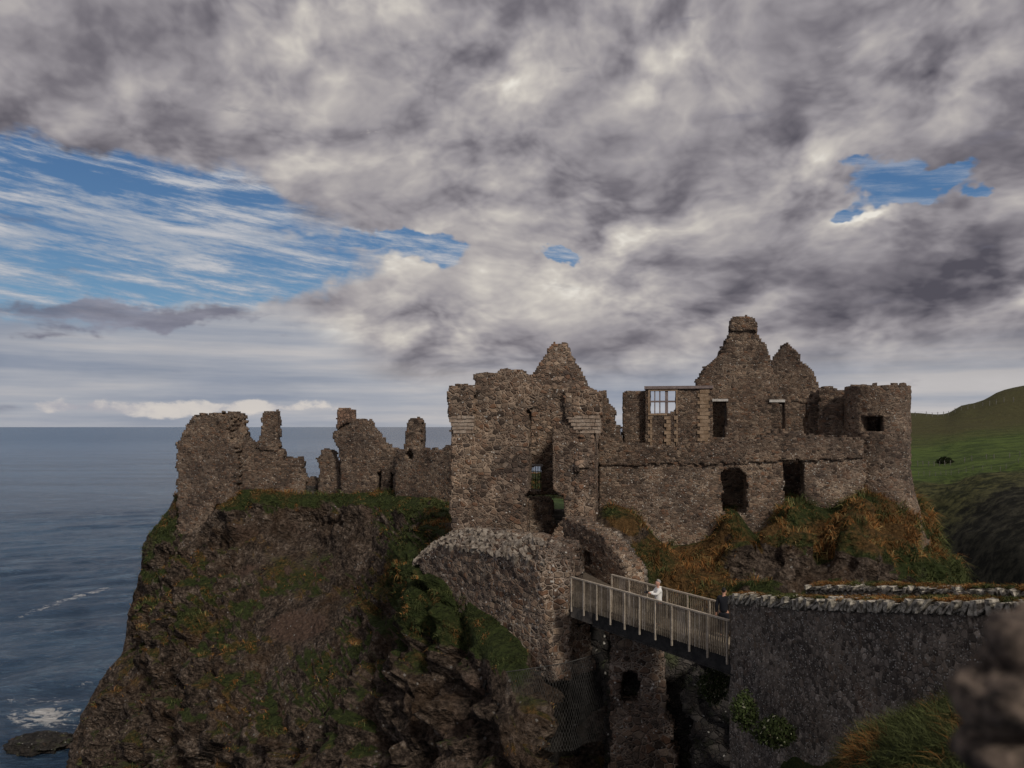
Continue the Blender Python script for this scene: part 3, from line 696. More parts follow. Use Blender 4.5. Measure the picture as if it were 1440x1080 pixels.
# ---- south curtain wall --------------------------------------------
cw = thing('curtain_wall', (12.0, 42.5, -6.5), 'long brown rubble castle wall with two dark doorways between gatehouse and corner tower', 'castle wall')
CP = Plane((5.3, 44.0), (19.6, 41.9))
outl = [(840, 840), (842, 652), (860, 652), (1100, 646), (1216, 640), (1222, 840)]
d1 = [(1015, 722), (1014, 672), (1018, 659), (1028, 656), (1042, 659), (1052, 672), (1050, 690), (1050, 722)]
d2 = [(1103, 708), (1100, 650), (1106, 647), (1128, 648), (1131, 655), (1131, 708)]
wall('wall', CP, outl, [d1, d2], D=1.2, c=0.115, mat=M['wall'], parent=cw, seed=11, hrag=0.10)
CU = Plane(CP.pt(0, -0.10, 0)[:2], CP.pt(10, -0.10, 0)[:2])
upr = [(840, 653), (843, 618), (856, 614), (870, 622), (905, 624), (918, 629), (960, 628), (1001, 624), (1047, 622), (1080, 614), (1092, 607), (1125, 607), (1136, 613), (1180, 616), (1213, 618), (1216, 645), (1100, 650), (980, 653)]
wall('parapet', CU, upr, [d2], D=1.25, c=0.115, mat=M['upper'], parent=cw, seed=12, rag=0.16)
# ruined corner between gatehouse and the wall
KP = Plane((5.6, 47.6), (8.6, 47.2))
rc = thing('broken_wall', (6.6, 47.6, -1.0), 'low crumbling wall end stepping down just right of the gatehouse gable', 'ruined wall')
wall('wall', KP, [(838, 640), (838, 552), (848, 550), (855, 560), (860, 571), (864, 576), (866, 598), (873, 603), (876, 640)], D=1.0, c=0.12, mat=M['upper'], parent=rc, seed=13, rag=0.18)
# dark rooms behind the doorways, wall walk with turf
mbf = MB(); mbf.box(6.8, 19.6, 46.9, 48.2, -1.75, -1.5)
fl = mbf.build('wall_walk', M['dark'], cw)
# back wall of the undercroft
wall('inner_wall', Plane((6.0, 46.8), (19.5, 44.6)), [(850, 800), (850, 640), (1225, 640), (1225, 800)], D=0.5, c=0.25, mat=M['upper'], parent=cw, seed=14)

# ---- corner tower ---------------------------------------------------
tw = thing('corner_tower', (20.9, 43.9, -6.0), 'round stone corner tower with splayed foot at the right end of the castle', 'tower')
TC = np.array([20.72, 43.6]); TR = 1.72
def tmap(S, Dd, Z):
    fl_ = np.clip((-2.3 - Z) / 3.5, 0, 3) ** 1.3 * 0.75
    r = TR + fl_ - Dd; th = S / TR
    return np.stack([TC[0] + np.sin(th) * r, TC[1] - np.cos(th) * r, Z], 1)
def tocc(S, Dd, Z):
    P3 = np.stack([S, Dd, Z], -1); th = S / TR
    top = 2.26 + 0.06 * np.sin(th * 3) + fbm(P3 / 0.5, 2, 61) * 0.14 - np.clip(np.abs(th) - 1.9, 0, 9) * 0.9
    r = (Z < top) & (Z > -7.5)
    r &= ~((np.abs(th + 0.62) < 0.34) & (Z > -0.25) & (Z < 0.60) & (Dd < 0.9))
    return r
vox('wall', tocc, -math.pi * TR, math.pi * TR, 0.9, -7.5, 2.6, 0.115, tmap, M['upper'], tw, 0.03, 0.3, 21)
wall('wing_wall', Plane((16.7, 46.3), (20.2, 44.2)), [(1150, 640), (1151, 548), (1156, 545), (1168, 544), (1176, 549), (1190, 550), (1206, 549), (1209, 542), (1232, 541), (1236, 640)], [[(1186, 575), (1192, 572), (1196, 580), (1194, 596), (1187, 600)]], D=1.0, c=0.12, mat=M['upper'], parent=tw, seed=22)

# ---- manor house ruin ----------------------------------------------
mh = thing('manor_house', (12.0, 47.5, -1.3), 'roofless manor ruin with tall chimney gable, bay window and pale quoins', 'ruined house')
MP = Plane((6.0, 49.0), (17.5, 46.8))
lft = [(875, 645), (876, 553), (884, 550), (904, 549), (908, 547), (912, 645)]
wall('wall', MP, lft, D=0.9, c=0.12, mat=M['upper'], parent=mh, seed=31)
bay = [(908, 645), (908, 546), (1003, 546), (1003, 645)]
wl = [(914, 549), (951, 549), (951, 576), (945, 579), (941, 582), (914, 582)]
MB1 = Plane(MP.pt(0, -0.5, 0)[:2], MP.pt(10, -0.5, 0)[:2])
wall('bay_wall', MB1, bay, [wl, [(1002, 563), (1022, 563), (1022, 614), (1002, 614)]], D=0.7, c=0.11, mat=M['upper'], parent=mh, seed=32, rag=0.03, hrag=0.02)
gab = [(1000, 645), (1000, 545), (980, 545), (980, 536), (986, 526), (992, 517), (1000, 510), (1008, 503), (1014, 492), (1020, 480), (1027, 469), (1026, 453), (1064, 452), (1065, 468), (1072, 480), (1079, 492), (1083, 500), (1082, 520), (1155, 580), (1155, 645)]
gab[-3:] = [(1090, 530), (1112, 560), (1140, 562), (1152, 548), (1156, 645)]
wall('gable_wall', MP, gab, [[(1002, 566), (1021, 566), (1022, 590), (1018, 615), (1003, 615)], [(1084, 566), (1103, 566), (1103, 612), (1084, 612)], [(1112, 566), (1136, 566), (1136, 612), (1112, 612)]], D=1.1, c=0.115, mat=M['upper'], parent=mh, seed=33, rag=0.17)
mb = MB(); a_ = MP.px(1025, 452); b_ = MP.px(1066, 452)
wall('chimney', Plane(MP.pt(0, -0.12, 0)[:2], MP.pt(9, -0.12, 0)[:2]), [(1027, 465), (1027, 452), (1030, 447), (1040, 444), (1050, 443), (1061, 446), (1064, 453), (1064, 465)], D=1.3, c=0.11, mat=M['far'], parent=mh, seed=34, rag=0.08)
P2 = Plane((18.2, 53.6), (22.6, 52.2))
g2 = [(1084, 645), (1084, 510), (1092, 499), (1100, 488), (1107, 483), (1114, 487), (1121, 494), (1125, 500), (1125, 509), (1134, 512), (1142, 523), (1148, 533), (1153, 547), (1158, 551), (1180, 552), (1210, 552), (1210, 645)]
wall('rear_gable', P2, g2, D=1.0, c=0.13, mat=M['upper'], parent=mh, seed=35, rag=0.14)
wall('inner_wall', Plane((10.5, 51.6), (20.5, 50.0)), [(995, 645), (995, 558), (1150, 555), (1150, 645)], D=0.6, c=0.2, mat=M['upper'], parent=mh, seed=36)
def bar(mb, pl, p0, p1, d0, d1, j=0.006):
    (sa, za), (sb, zb) = pl.px(*p0), pl.px(*p1)
    mb.obox(pl.pt((sa + sb) / 2, (d0 + d1) / 2, (za + zb) / 2), np.append(pl.t, 0) * abs(sb - sa) / 2, np.append(pl.n, 0) * (d1 - d0) / 2, (0, 0, abs(zb - za) / 2), j)
wf = MB(); bar(wf, MB1, (911.5, 547.5), (953, 549.6), -0.05, 0.3); bar(wf, MB1, (911.5, 581.5), (938, 584), -0.05, 0.3)
bar(wf, MB1, (911.5, 549.6), (913.6, 581.5), -0.045, 0.3); bar(wf, MB1, (950.6, 549.6), (953, 581.5), -0.045, 0.3)
win = wf.build('window_frame', M['sand'], mh)
for x0, x1 in ((920, 921.6), (927.0, 928.8), (935.2, 939.5), ):
    mb = MB(); bar(mb, MB1, (x0, 549.6), (x1, 581.5), 0.02, 0.25, 0.0); mb.build('mullion', M['mullion'], win)
mb = MB(); bar(mb, MB1, (913.6, 563.5), (950.6, 565.6), 0.0, 0.27, 0.0); mb.build('transom', M['mullion'], win)
mb = MB(); bar(mb, MB1, (906, 543), (1003, 546.5), -0.12, 0.85, 0.02); mb.build('capping', M['mullion'], mh)
for px0, px1, y0, y1 in ((911, 917, 585, 624), (934, 943, 585, 624), (948, 953, 585, 624), (983, 998, 548, 624)):
    mb = MB(); y = y0; k = 0; st_ = 5.2
    while y < y1 - 2:
        e = 3.2 if k % 2 else 0.0
        bar(mb, MB1, (px0 + (e if px0 < 983 else -e + 1), y + 0.25), (px1 + (0 if px0 < 983 else -e * .6), y + st_ - 0.25), -0.055 - 0.02 * rng.random(), 0.2, 0.012); y += st_; k += 1
    mb.build('quoin_stones', M['sand'], mh)
for p0, p1 in (((1001, 561.5), (1023, 564.5)), ((1082, 562.0), (1104, 565.5))):
    mb = MB(); bar(mb, Plane(MP.pt(0, -0.06, 0)[:2], MP.pt(9, -0.06, 0)[:2]), p0, p1, -0.02 if p0[0] > 1050 else -0.5, 0.8); mb.build('lintel', M['lintel'], mh)

# ---- northern ruins along the far rim -------------------------------
nt = thing('ruined_tower', (-29.0, 71.5, -9.0), 'ruined round tower stump with a jagged double peak at the far left cliff edge', 'ruined tower')
NP = Plane((-31.2, 71.2), (-24.5, 69.5))
wall('wall', NP, [(249, 762), (249, 640), (249, 623), (254, 615), (263, 596), (270, 586), (283, 582.5), (284, 589), (295, 585), (303, 580), (315, 581), (317, 600), (321, 610), (326, 618), (332, 623), (332, 700), (300, 712), (293, 762)],
     [], D=3.4, c=0.16, mat=M['far'], parent=nt, seed=41, rag=0.22, cd=0.45, bulge=0.15, amp=0.05)
nw = thing('pillar_wall', (-23.0, 70.0, -6.5), 'ragged low wall carrying a single tall stone pillar, right of the far left tower', 'ruined wall')
NP2 = Plane((-26.0, 70.3), (-18.3, 70.6))
wall('wall', NP2, [(322, 715), (326, 640), (330, 624), (345, 625), (359, 630), (398, 633), (398, 643), (424, 645), (425, 660), (428, 672), (430, 715)], D=1.2, c=0.16, mat=M['far'], parent=nw, seed=42, rag=0.18, amp=0.05)
wall('pillar', Plane((-26.0, 70.2), (-18.3, 70.5)), [(359, 632), (362, 622), (367, 608), (369, 580), (374, 578), (386, 578), (389, 580), (390, 620), (391, 634)], D=1.6, c=0.15, mat=M['far'], parent=nw, seed=43, rag=0.10, amp=0.05)
lw = thing('low_wall', (-19.0, 70.5, -6.6), 'low dark wall stub with one rounded stone in the gap between the far ruins', 'ruined wall')
wall('wall', Plane((-19.2, 71.0), (-17.2, 71.0)), [(428, 712), (429, 683), (447, 682), (448, 712)], D=0.9, c=0.15, mat=M['dark'], parent=lw, seed=44, rag=0.05)
wall('boulder', Plane((-19.2, 71.1), (-17.2, 71.1)), [(431, 684), (431, 677), (434, 672), (439, 670), (444, 672), (446, 677), (446, 684)], D=0.9, c=0.12, mat=M['far'], parent=lw, seed=45, rag=0.05)
sf = thing('wall_fragment', (-17.2, 69.5, -6.6), 'narrow upright wall fragment standing beside the leaning chimney gable', 'ruined wall')
wall('wall', Plane((-18.2, 69.6), (-15.0, 69.4)), [(447, 715), (449, 680), (450, 660), (446, 652), (446, 645), (450, 643), (451, 633), (464, 632), (469, 637), (472, 647), (478, 652), (480, 715)], D=1.1, c=0.14, mat=M['far'], parent=sf, seed=46, rag=0.16, amp=0.04)
cg = thing('chimney_gable', (-13.5, 67.5, -6.5), 'leaning gable ruin topped by a square sandstone chimney near the far rim', 'ruined gable')
NP3 = Plane((-16.0, 68.5), (-10.0, 66.5))
wall('wall', NP3, [(478, 715), (479, 680), (478, 650), (476, 630), (468, 618), (469, 608), (474, 601), (480, 594), (492, 591), (510, 591), (515, 596), (519, 603), (527, 614), (534, 624), (541, 631), (551, 631), (554, 643), (560, 645), (562, 715)],
     [[(529, 700), (529, 670), (531, 663), (535, 663), (536, 700)], [(548, 695), (548, 668), (550, 664), (553, 668), (554, 695)]], D=1.5, c=0.15, mat=M['far'], parent=cg, seed=47, rag=0.15, amp=0.045)
M['chim'] = stone_mat('orange_stone', 2.4, [(0.22, 0.14, 0.10), (0.17, 0.11, 0.08), (0.27, 0.18, 0.13)], (0.2, 0.16, 0.13), 0.03, 1.8)
wall('chimney', Plane((-16.0, 68.3), (-10.0, 66.3)), [(473, 604), (473, 578), (476, 575), (490, 575), (491, 594), (482, 596)], D=1.3, c=0.13, mat=M['chim'], parent=cg, seed=48, rag=0.05)
rw = thing('rim_wall', (-7.0, 56.0, -7.0), 'long low curtain wall with one upright stack, running up to the left side of the gatehouse', 'castle wall')
NP4 = Plane((-10.4, 64.0), (-4.2, 58.5))
rim = [(555, 740), (555, 643), (557, 646), (557, 631), (568, 632), (592, 631), (610, 633), (622, 633), (627, 627), (633, 626), (640, 626), (640, 800), (600, 790)]
wall('wall', NP4, rim, [[(571, 646), (571, 636), (575, 631), (579, 634), (581, 646)]], D=1.1, c=0.15, mat=M['far'], parent=rw, seed=49, rag=0.14)
_s0 = NP4.px(568, 600)[0]; _y = NP4.pt(_s0, 0, 0)[1]
pst = Plane(NP4.pt(NP4.px(567, 600)[0], 0.1, 0)[:2], NP4.pt(NP4.px(567, 600)[0], 0.1, 0)[:2] + np.array([2.0, -0.6]))
wall('stack', pst, [(569, 645), (569, 608), (572, 606), (574, 590), (582, 587), (590, 590), (592, 597), (592, 645)], [[(572, 646), (572, 637), (576, 632), (580, 637), (580, 646)]], D=0.9, c=0.13, mat=M['far'], parent=rw, seed=50, rag=0.07)

# ---- bastion beside the bridge --------------------------------------
bs = thing('bastion', (-1.5, 36.5, -10.0), 'large wedge of pale mortared rubble masonry below the gatehouse, left of the footbridge', 'retaining wall')
BP = Plane((-5.5, 41.0), (1.5, 33.0))
bo = [(576, 784), (575, 772), (592, 762), (612, 752), (636, 744), (660, 745), (700, 746), (740, 752), (753, 762), (757, 777), (765, 860), (780, 960), (745, 960), (700, 905), (660, 870), (615, 830)]
def bex(S, Dd, Z, w2):
    top = np.interp(S, [0, 1.5, 3.0, 6, 9, 10.6], [-6.9, -6.0, -5.3, -5.15, -5.15, -5.3])
    return Z + w2 < top - np.clip(1.0 - Dd, 0, 1.0) * 0.75
wall('wall', BP, bo, D=2.6, c=0.105, mat=M['bast'], parent=bs, seed=71, rag=0.12, extra=bex, amp=0.035)
BR_ = Plane((1.15, 33.4), (2.55, 33.15))
wall('return_wall', BR_, [(755, 779), (762, 770), (778, 766), (799, 785), (802, 812), (802, 960), (781, 960), (771, 880)], D=2.8, c=0.10, mat=M['bast'], parent=bs, seed=72, rag=0.10)
# loose lichen-covered stones bedded along its top
cp = MB()
for k in range(260):
    s = rng.random() * 10.3; d = rng.random() * 1.1; zt = np.interp(s, [0, 1.5, 3.0, 6, 9, 10.6], [-6.9, -6.0, -5.3, -5.15, -5.15, -5.3]) - max(0, 1.0 - d) * 0.75
    c_ = BP.pt(s, d, zt - 0.02); r = 0.07 + 0.10 * rng.random()
    u = rng.normal(size=3); u /= np.linalg.norm(u); v = np.cross(u, rng.normal(size=3)); v /= np.linalg.norm(v); w_ = np.cross(u, v)
    cp.obox(c_, u * r * 1.3, v * r, w_ * r * 0.7, r * 0.22)
cp.build('capping_stones', M['cap'], bs)

# ---- stair wall right of the gate path ------------------------------
sw = thing('stair_wall', (3.4, 36.0, -7.6), 'stepped rubble wall with two loopholes at the castle end of the footbridge', 'stone wall')
SP = Plane((2.45, 38.2), (5.1, 33.6))
wall('wall', SP, [(791, 900), (791, 728), (800, 728), (810, 733), (832, 745), (846, 756), (852, 764), (858, 768), (862, 776), (868, 780), (873, 788), (879, 794), (880, 820), (881, 900)],
     [[(794, 784), (794, 768), (801, 768), (801, 784)], [(820, 796), (820, 778), (828, 776), (829, 796)]], D=1.0, c=0.10, mat=M['wall'], parent=sw, seed=73, rag=0.12)
wall('buttress', Plane((4.0, 38.6), (5.9, 34.6)), [(836, 900), (838, 748), (846, 756), (856, 766), (866, 780), (876, 796), (880, 808), (880, 900)], D=1.2, c=0.12, mat=M['near'], parent=sw, seed=74, rag=0.2)
# gate path
pv = []; 
for t in np.linspace(0, 1, 14):
    c0 = np.array([4.15, 32.3, -7.5]) * (1 - t) + np.array([2.9, 43.0, -6.0]) * t
    if t > 0.45: c0[0] -= 0.9 * (t - 0.45)
    pv += [c0 + [-1.35, 0, 0.01 * rng.random()], c0 + [0.6, 0, 0], c0 + [0.6, 0, -0.5], c0 + [-1.35, 0, -0.5]]
pf = []
for k in range(13):
    b = k * 4
    for q in range(4): pf.append((b + q, b + (q + 1) % 4, b + 4 + (q + 1) % 4, b + 4 + q))
pf += [(3, 2, 1, 0), (52, 53, 54, 55)]
tag(mesh('path', np.array(pv), pf, M['pathm']), kind='structure')

# ---- footbridge -----------------------------------------------------
fb = thing('footbridge', (4.8, 28.6, -8.0), 'wooden footbridge with slatted railings crossing the gap to the castle', 'footbridge')
A = np.array([2.5, 32.2]); B = np.array([7.06, 25.0]); T = (B - A) / np.linalg.norm(B - A); NN = np.array([-T[1], T[0]]); LB = np.linalg.norm(B - A)
if NN[0] < 0: NN = -NN
def bp(s, d, z): return np.array([*(A + T * s + NN * d), z])
T3, N3 = np.append(T, 0), np.append(NN, 0)
def bbox(mb, s0, s1, d0, d1, z0, z1, j=0.0): mb.obox(bp((s0 + s1) / 2, (d0 + d1) / 2, (z0 + z1) / 2), T3 * (s1 - s0) / 2, N3 * (d1 - d0) / 2, (0, 0, (z1 - z0) / 2), j)
mb = MB(); s = 0.0
while s < LB: bbox(mb, s, s + 0.135, 0.1, 1.72, -7.46, -7.42 - 0.004 * rng.random()); s += 0.145
mb.build('deck', M['wood'], fb)
for d in (0.06, 1.62):
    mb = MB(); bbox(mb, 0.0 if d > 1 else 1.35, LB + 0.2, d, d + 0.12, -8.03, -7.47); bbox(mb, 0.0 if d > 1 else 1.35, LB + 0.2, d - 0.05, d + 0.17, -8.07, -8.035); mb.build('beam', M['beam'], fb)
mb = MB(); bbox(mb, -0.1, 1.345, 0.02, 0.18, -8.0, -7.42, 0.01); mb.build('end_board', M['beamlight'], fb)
mb = MB()
for s in np.arange(0.5, LB, 1.1): bbox(mb, s, s + 0.1, 0.185, 1.615, -7.75, -7.47)
mb.build('cross_joists', M['beam'], fb)
def railing(s0, s1, d, posts, nbal, maxind=999, ext=0.0):
    r = bpy.data.objects.new('railing', None); col.objects.link(r); r.parent = fb
    def child(m_, name, mat): return m_.build(name, mat, r)
    hr = MB(); bbox(hr, s0 - 0.05, s1 + 0.05, d - 0.045, d + 0.045, -6.335, -6.28); child(hr, 'handrail', M['rail'])
    br_ = MB(); bbox(br_, s0, s1, d + 0.012, d + 0.05, -7.33, -7.26); child(br_, 'bottom_rail', M['wood'])
    ps = np.linspace(s0 + 0.02, s1 - 0.02, posts)
    for s in ps:
        m_ = MB(); bbox(m_, s - 0.026, s + 0.026, d - 0.07, d - 0.01, -7.74, -6.34); child(m_, 'post', M['rail'])
    rest = MB(); nr = 0
    sp = (s1 - s0) / nbal
    cnt = 0
    for k in range(nbal):
        s = s0 + sp * (k + 0.5)
        if np.min(np.abs(ps - s)) < 0.04: continue
        m_ = rest if cnt >= maxind else MB()
        bbox(m_, s - 0.021, s + 0.021, d - 0.03, d + 0.01, -7.52 + 0.02 * rng.random(), -6.337, 0.002)
        if cnt < maxind: child(m_, 'baluster', M['rail'] if rng.random() < 0.35 else M['wood'])
        else: nr += 1
        cnt += 1
    if nr: tag(child(rest, 'baluster', M['wood']), kind='stuff')
railing(0.02, LB - 0.02, 0.0, 11, 84, 84)
railing(0.55, LB - 1.3, 1.74, 7, 62, 10)
# ---- pier and abutments under the bridge
pr = thing('bridge_pier', (5.2, 30.5, -16.0), 'old rubble pier with a blind arch standing in shade under the footbridge', 'stone pier')
PP = Plane((4.15, 31.2), (6.9, 30.4))
wall('wall', PP, [(858, 1160), (857, 960), (858, 900), (866, 886), (900, 893), (926, 906), (930, 940), (938, 1000), (950, 1060), (962, 1160)],
     [[(872, 988), (871, 965), (877, 950), (886, 945), (896, 947), (899, 958), (898, 988)]], D=1.0, c=0.10, mat=M['bast'], parent=pr, seed=81, rag=0.16, bulge=0.12)
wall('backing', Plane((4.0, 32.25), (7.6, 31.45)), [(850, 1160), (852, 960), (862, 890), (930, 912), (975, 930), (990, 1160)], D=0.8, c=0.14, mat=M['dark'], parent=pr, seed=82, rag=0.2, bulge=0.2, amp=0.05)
M['basalt'] = stone_mat('wet_and_shade_black_basalt', 2.2, scl(GR, 0.28), (0.03, 0.028, 0.026), 0.02, 0.8, moss=0.3)  # near-black carries the cavity's shade behind the net; also colours the awash sea rock
rf = wall('shade_black_rock', Plane((-0.25, 32.6), (4.3, 35.2)), [(706, 1250), (708, 985), (712, 950), (740, 946), (768, 941), (800, 930), (805, 878), (862, 878), (866, 1250)], D=1.6, c=0.14, mat=M['basalt'], seed=84, rag=0.2, bulge=0.5, amp=0.07, origin=(1.9, 34, -16))  # rock sheet added in the hollow, its shade put into the black colour
tag(rf, 'rock face coloured black to stand in for the cavity shade behind the wire netting', 'rock')
# ---- rock spur right of the pier
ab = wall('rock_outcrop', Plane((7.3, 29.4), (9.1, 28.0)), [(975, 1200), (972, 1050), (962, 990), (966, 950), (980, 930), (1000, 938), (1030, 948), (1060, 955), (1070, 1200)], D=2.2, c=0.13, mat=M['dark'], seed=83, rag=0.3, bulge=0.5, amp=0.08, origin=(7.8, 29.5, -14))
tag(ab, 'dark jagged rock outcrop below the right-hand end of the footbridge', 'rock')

# ---- wire net -------------------------------------------------------
nn_ = thing('wire_net', (1.9, 31.2, -10.2), 'wire mesh netting hung on a sagging cable below the masonry wedge, left of the pier', 'netting')
top = [W(712, 945, 31.6), W(740, 941, 31.4), W(767, 937, 31.3), W(800, 931, 31.3), W(825, 924, 31.6), W(850, 917, 32.0)]
tp = catmull(np.array(top), 8)
mb = MB()
for a_, b_ in zip(tp[:-1], tp[1:]): mb.tube(a_, b_, 0.022, 5)
mb.build('cable', M['wire'], nn_)
ntn = len(tp); rows = 24; rws = []
for r_ in range(rows):
    off = np.array([0, -0.03 * r_ * 0.5, -0.15 * r_]); q = tp + off; q[:, 1] += 0.12 * np.sin(np.arange(ntn) * 0.5 + r_ * 0.2); rws.append(q)
rws = np.array(rws); fine_ = np.array([catmull(r_, 2) for r_ in rws]); K = fine_.shape[1]
mb = MB()
def thin(a_, b_):
    d = b_ - a_; u = np.cross(d, [0, 1, 0]); u = u / np.linalg.norm(u) * 0.005; v = np.array([0, 0.005, 0])
    mb.add([a_ - u, a_ + u, a_ + v, b_ - u, b_ + u, b_ + v], [(0, 1, 4, 3), (1, 2, 5, 4), (2, 0, 3, 5)])
for r_ in range(rows - 1):
    for k in range(K):
        if (r_ + k) % 2: continue
        if k + 1 < K: thin(fine_[r_, k], fine_[r_ + 1, k + 1])
        if k > 0: thin(fine_[r_, k], fine_[r_ + 1, k - 1])
mb.build('mesh_sheet', M['wire'], nn_)

# ---- approach walls -------------------------------------------------
def poly_plane(pts):
    """curved plan: list of (x, y) -> mapping with s along the line"""
    P = catmull(np.array([(x, y, 0) for x, y in pts], float), 10)[:, :2]
    d = np.r_[0, np.cumsum(np.linalg.norm(np.diff(P, axis=0), axis=1))]
    tg = np.gradient(P, axis=0); tg /= np.linalg.norm(tg, axis=1, keepdims=True); nm = np.stack([-tg[:, 1], tg[:, 0]], 1)
    if nm[0, 0] < 0: nm = -nm
    def mp(S, Dd, Z):
        x = np.interp(S, d, P[:, 0]); y = np.interp(S, d, P[:, 1]); nx = np.interp(S, d, nm[:, 0]); ny = np.interp(S, d, nm[:, 1])
        return np.stack([x + nx * Dd, y + ny * Dd, Z + 0 * S], -1)
    return mp, d[-1], d, P
def approach(name, pts, tops, bottom, D, label, seed, cop_h, cop_n, cellsz=0.07, mat='near'):
    mp, L, dd, P = poly_plane(pts)
    zt = lambda S: np.interp(S, np.linspace(0, L, len(tops)), tops)
    t_ = thing(name, (float(P[0, 0]), float(P[0, 1]), bottom), label, 'stone wall')
    def occf(S, Dd, Z):
        P3 = np.stack([S, Dd, Z], -1); return (Z + fbm(P3 / 0.4, 2, seed) * 0.06 < zt(S) - cop_h) & (S > 0.02) & (S < L - 0.05)
    vox('wall', occf, 0, L, D, bottom, max(tops) + 0.2, cellsz, mp, M[mat], t_, 0.022, 0.2, seed, bulge=0.04, wk=0.02)
    cs = MB(); s = 0.05
    while s < L - 0.1:
        wd = 0.05 + 0.09 * rng.random(); 
        for dpos in (0.0, 0.5 * D, D):
            h = cop_h * (0.75 + 0.4 * rng.random()); lean = 0.16 * (rng.random() - 0.2)
            p0 = mp(np.array([s + wd / 2]), np.array([dpos * 0.86 + D * 0.06]), np.array([zt(s) - cop_h]))[0]
            tt = mp(np.array([s + 0.1]), np.array([0.0]), np.array([0.0]))[0] - mp(np.array([s]), np.array([0.0]), np.array([0.0]))[0]; tt[2] = 0; tt /= np.linalg.norm(tt)
            nv_ = np.array([-tt[1], tt[0], 0]); nv_ = nv_ if nv_[0] > 0 else -nv_
            c_ = p0 + np.array([0, 0, h / 2 - 0.01]) + tt * lean * 0.5
            cs.obox(c_, tt * wd * 0.45, nv_ * (D * 0.16 + 0.03 * rng.random()), np.array([0, 0, h / 2]) + tt * lean * 1.5, 0.028)
        s += wd + 0.03 + 0.03 * rng.random()
    cs.build('coping', M['coping'], t_)
    # turf growing along its crown
    n = cop_n; S = rng.random(n) * L; Dn = D * (0.16 + 0.85 * rng.random(n)) ; Pt = mp(S, Dn, zt(S) - cop_h * 0.06 + 0.06 * fbm(np.stack([S, Dn, S * 0], -1) * 2.0, 2, seed))
    keep = fbm(Pt * 1.1, 2, seed + 5) > -0.55
    Pt = Pt[keep]; Nn = np.tile(np.array([-0.25, -0.15, 0.95]), (len(Pt), 1))
    blades('turf', Pt, Nn, 0.10 + 0.16 * rng.random(len(Pt)), 0.02, grass_cols(Pt, 0.62 + 0.4 * fbm(Pt * 0.8, 2, 9), 1.0), parent=t_, droop=0.8, spread=1.2)
    return mp, L
approach('near_parapet', [(7.1, 25.05), (8.2, 21.6), (9.75, 17.3), (11.2, 13.6), (12.2, 11)], [-5.45, -4.80, -4.04, -3.32, -2.9], -13.0, 0.75,
         'near dark rubble wall with upright lichened coping and grassy crown leading from the bridge', 91, 0.30, 14000)
approach('far_parapet', [(9.25, 24.2), (10.6, 20.8), (11.9, 17.5), (13.6, 13.4)], [-4.97, -4.28, -3.60, -2.9], -9.0, 0.7,
         'far rubble wall of rounded lichened stones, half hidden behind the near wall', 92, 0.14, 11000, 0.08, 'cobble')
# path between the two
pv = []
for (x0, y0, x1, y1, z) in ((7.18, 25.35, 8.9, 26.2, -7.44), (7.9, 24.8, 9.3, 25.0, -7.42), (8.8, 21.8, 10.6, 21.6, -6.9), (10.2, 17.6, 12, 17.6, -6.2), (12.2, 12.5, 13.8, 13, -5.6)):
    pv += [(x0, y0, z), (x1, y1, z), (x1, y1, z - 0.2), (x0, y0, z - 0.2)]
pf = []
for k in range(4):
    b = k * 4
    for q in range(4): pf.append((b + q, b + (q + 1) % 4, b + 4 + (q + 1) % 4, b + 4 + q))
tag(mesh('path', np.array(pv), pf, M['pathm']), kind='structure')

# ---- near mainland slope -------------------------------------------
rowsD = [
    (2.5, [(-6, -17), (-1, -10), (2, -5.5), (4, -4.2), (8, -3.2), (14, -2.6)]),
    (7, [(-4, -17), (1, -11), (3, -7.2), (4.6, -5.5), (7.5, -4.3), (14, -3.4)]),
    (10.5, [(-3, -18), (2, -12), (4.2, -7.6), (5.4, -5.6), (7.4, -4.6), (14, -3.7)]),
    (13, [(-2, -18), (3, -13), (4.9, -7.4), (5.8, -5.25), (7.3, -4.55), (14, -4.0)]),
    (15.5, [(-1, -18), (4, -13.5), (5.8, -9.2), (7.0, -7.0), (8.6, -6.2), (15, -4.8)]),
    (19, [(0, -19), (4.6, -14.5), (6.4, -11.2), (8.0, -8.8), (9.8, -7.8), (16, -5.8)]),
    (23, [(0, -19), (5.4, -14.5), (7.0, -11.4), (8.4, -9.6), (10.5, -8.6), (17, -7.5)]),
    (27, [(1, -19), (6.4, -15.5), (8.0, -13.0), (9.6, -11), (12, -10), (19, -10)]),
    (33, [(2, -19), (8, -17), (10, -16), (12, -16), (15, -16), (22, -17)]),
]
GD = np.array([[(x, y, z) for x, z in r_] for y, r_ in rowsD], float)
GD = loft(GD, 0.16, 0.16); ND = normals(GD); ND = ND * np.sign(ND[..., 2:3])
GD = GD + ND * (fbm(GD / 1.6, 4, 101) * 0.35 + fbm(GD / 0.45, 2, 105) * 0.08)[..., None]
ND = normals(GD); ND = ND * np.sign(ND[..., 2:3])
tD = np.clip(0.55 + 0.5 * fbm(GD / 1.5, 3, 111) + (GD[..., 2] > -7) * 0.4, 0, 1); rD = np.clip(0.25 + 0.5 * fbm(GD / 1.2, 3, 112), 0, 1)
tag(mesh('mainland_slope', GD.reshape(-1, 3), grid_faces(*GD.shape[:2]), M['cliff'], smooth=True, color=np.stack([tD.ravel(), rD.ravel(), 0 * rD.ravel()], 1)), kind='structure')
wD = np.clip(tD - 0.35, 0, 1) * (GD[..., 1] > 8) * (GD[..., 1] < 26) * (GD[..., 0] > 3)
nb = 90000; pp, nn, gi, gj = sample_grid(GD, ND, wD * np.clip(18 / GD[..., 1], 0.5, 3) ** 2, nb, 3)
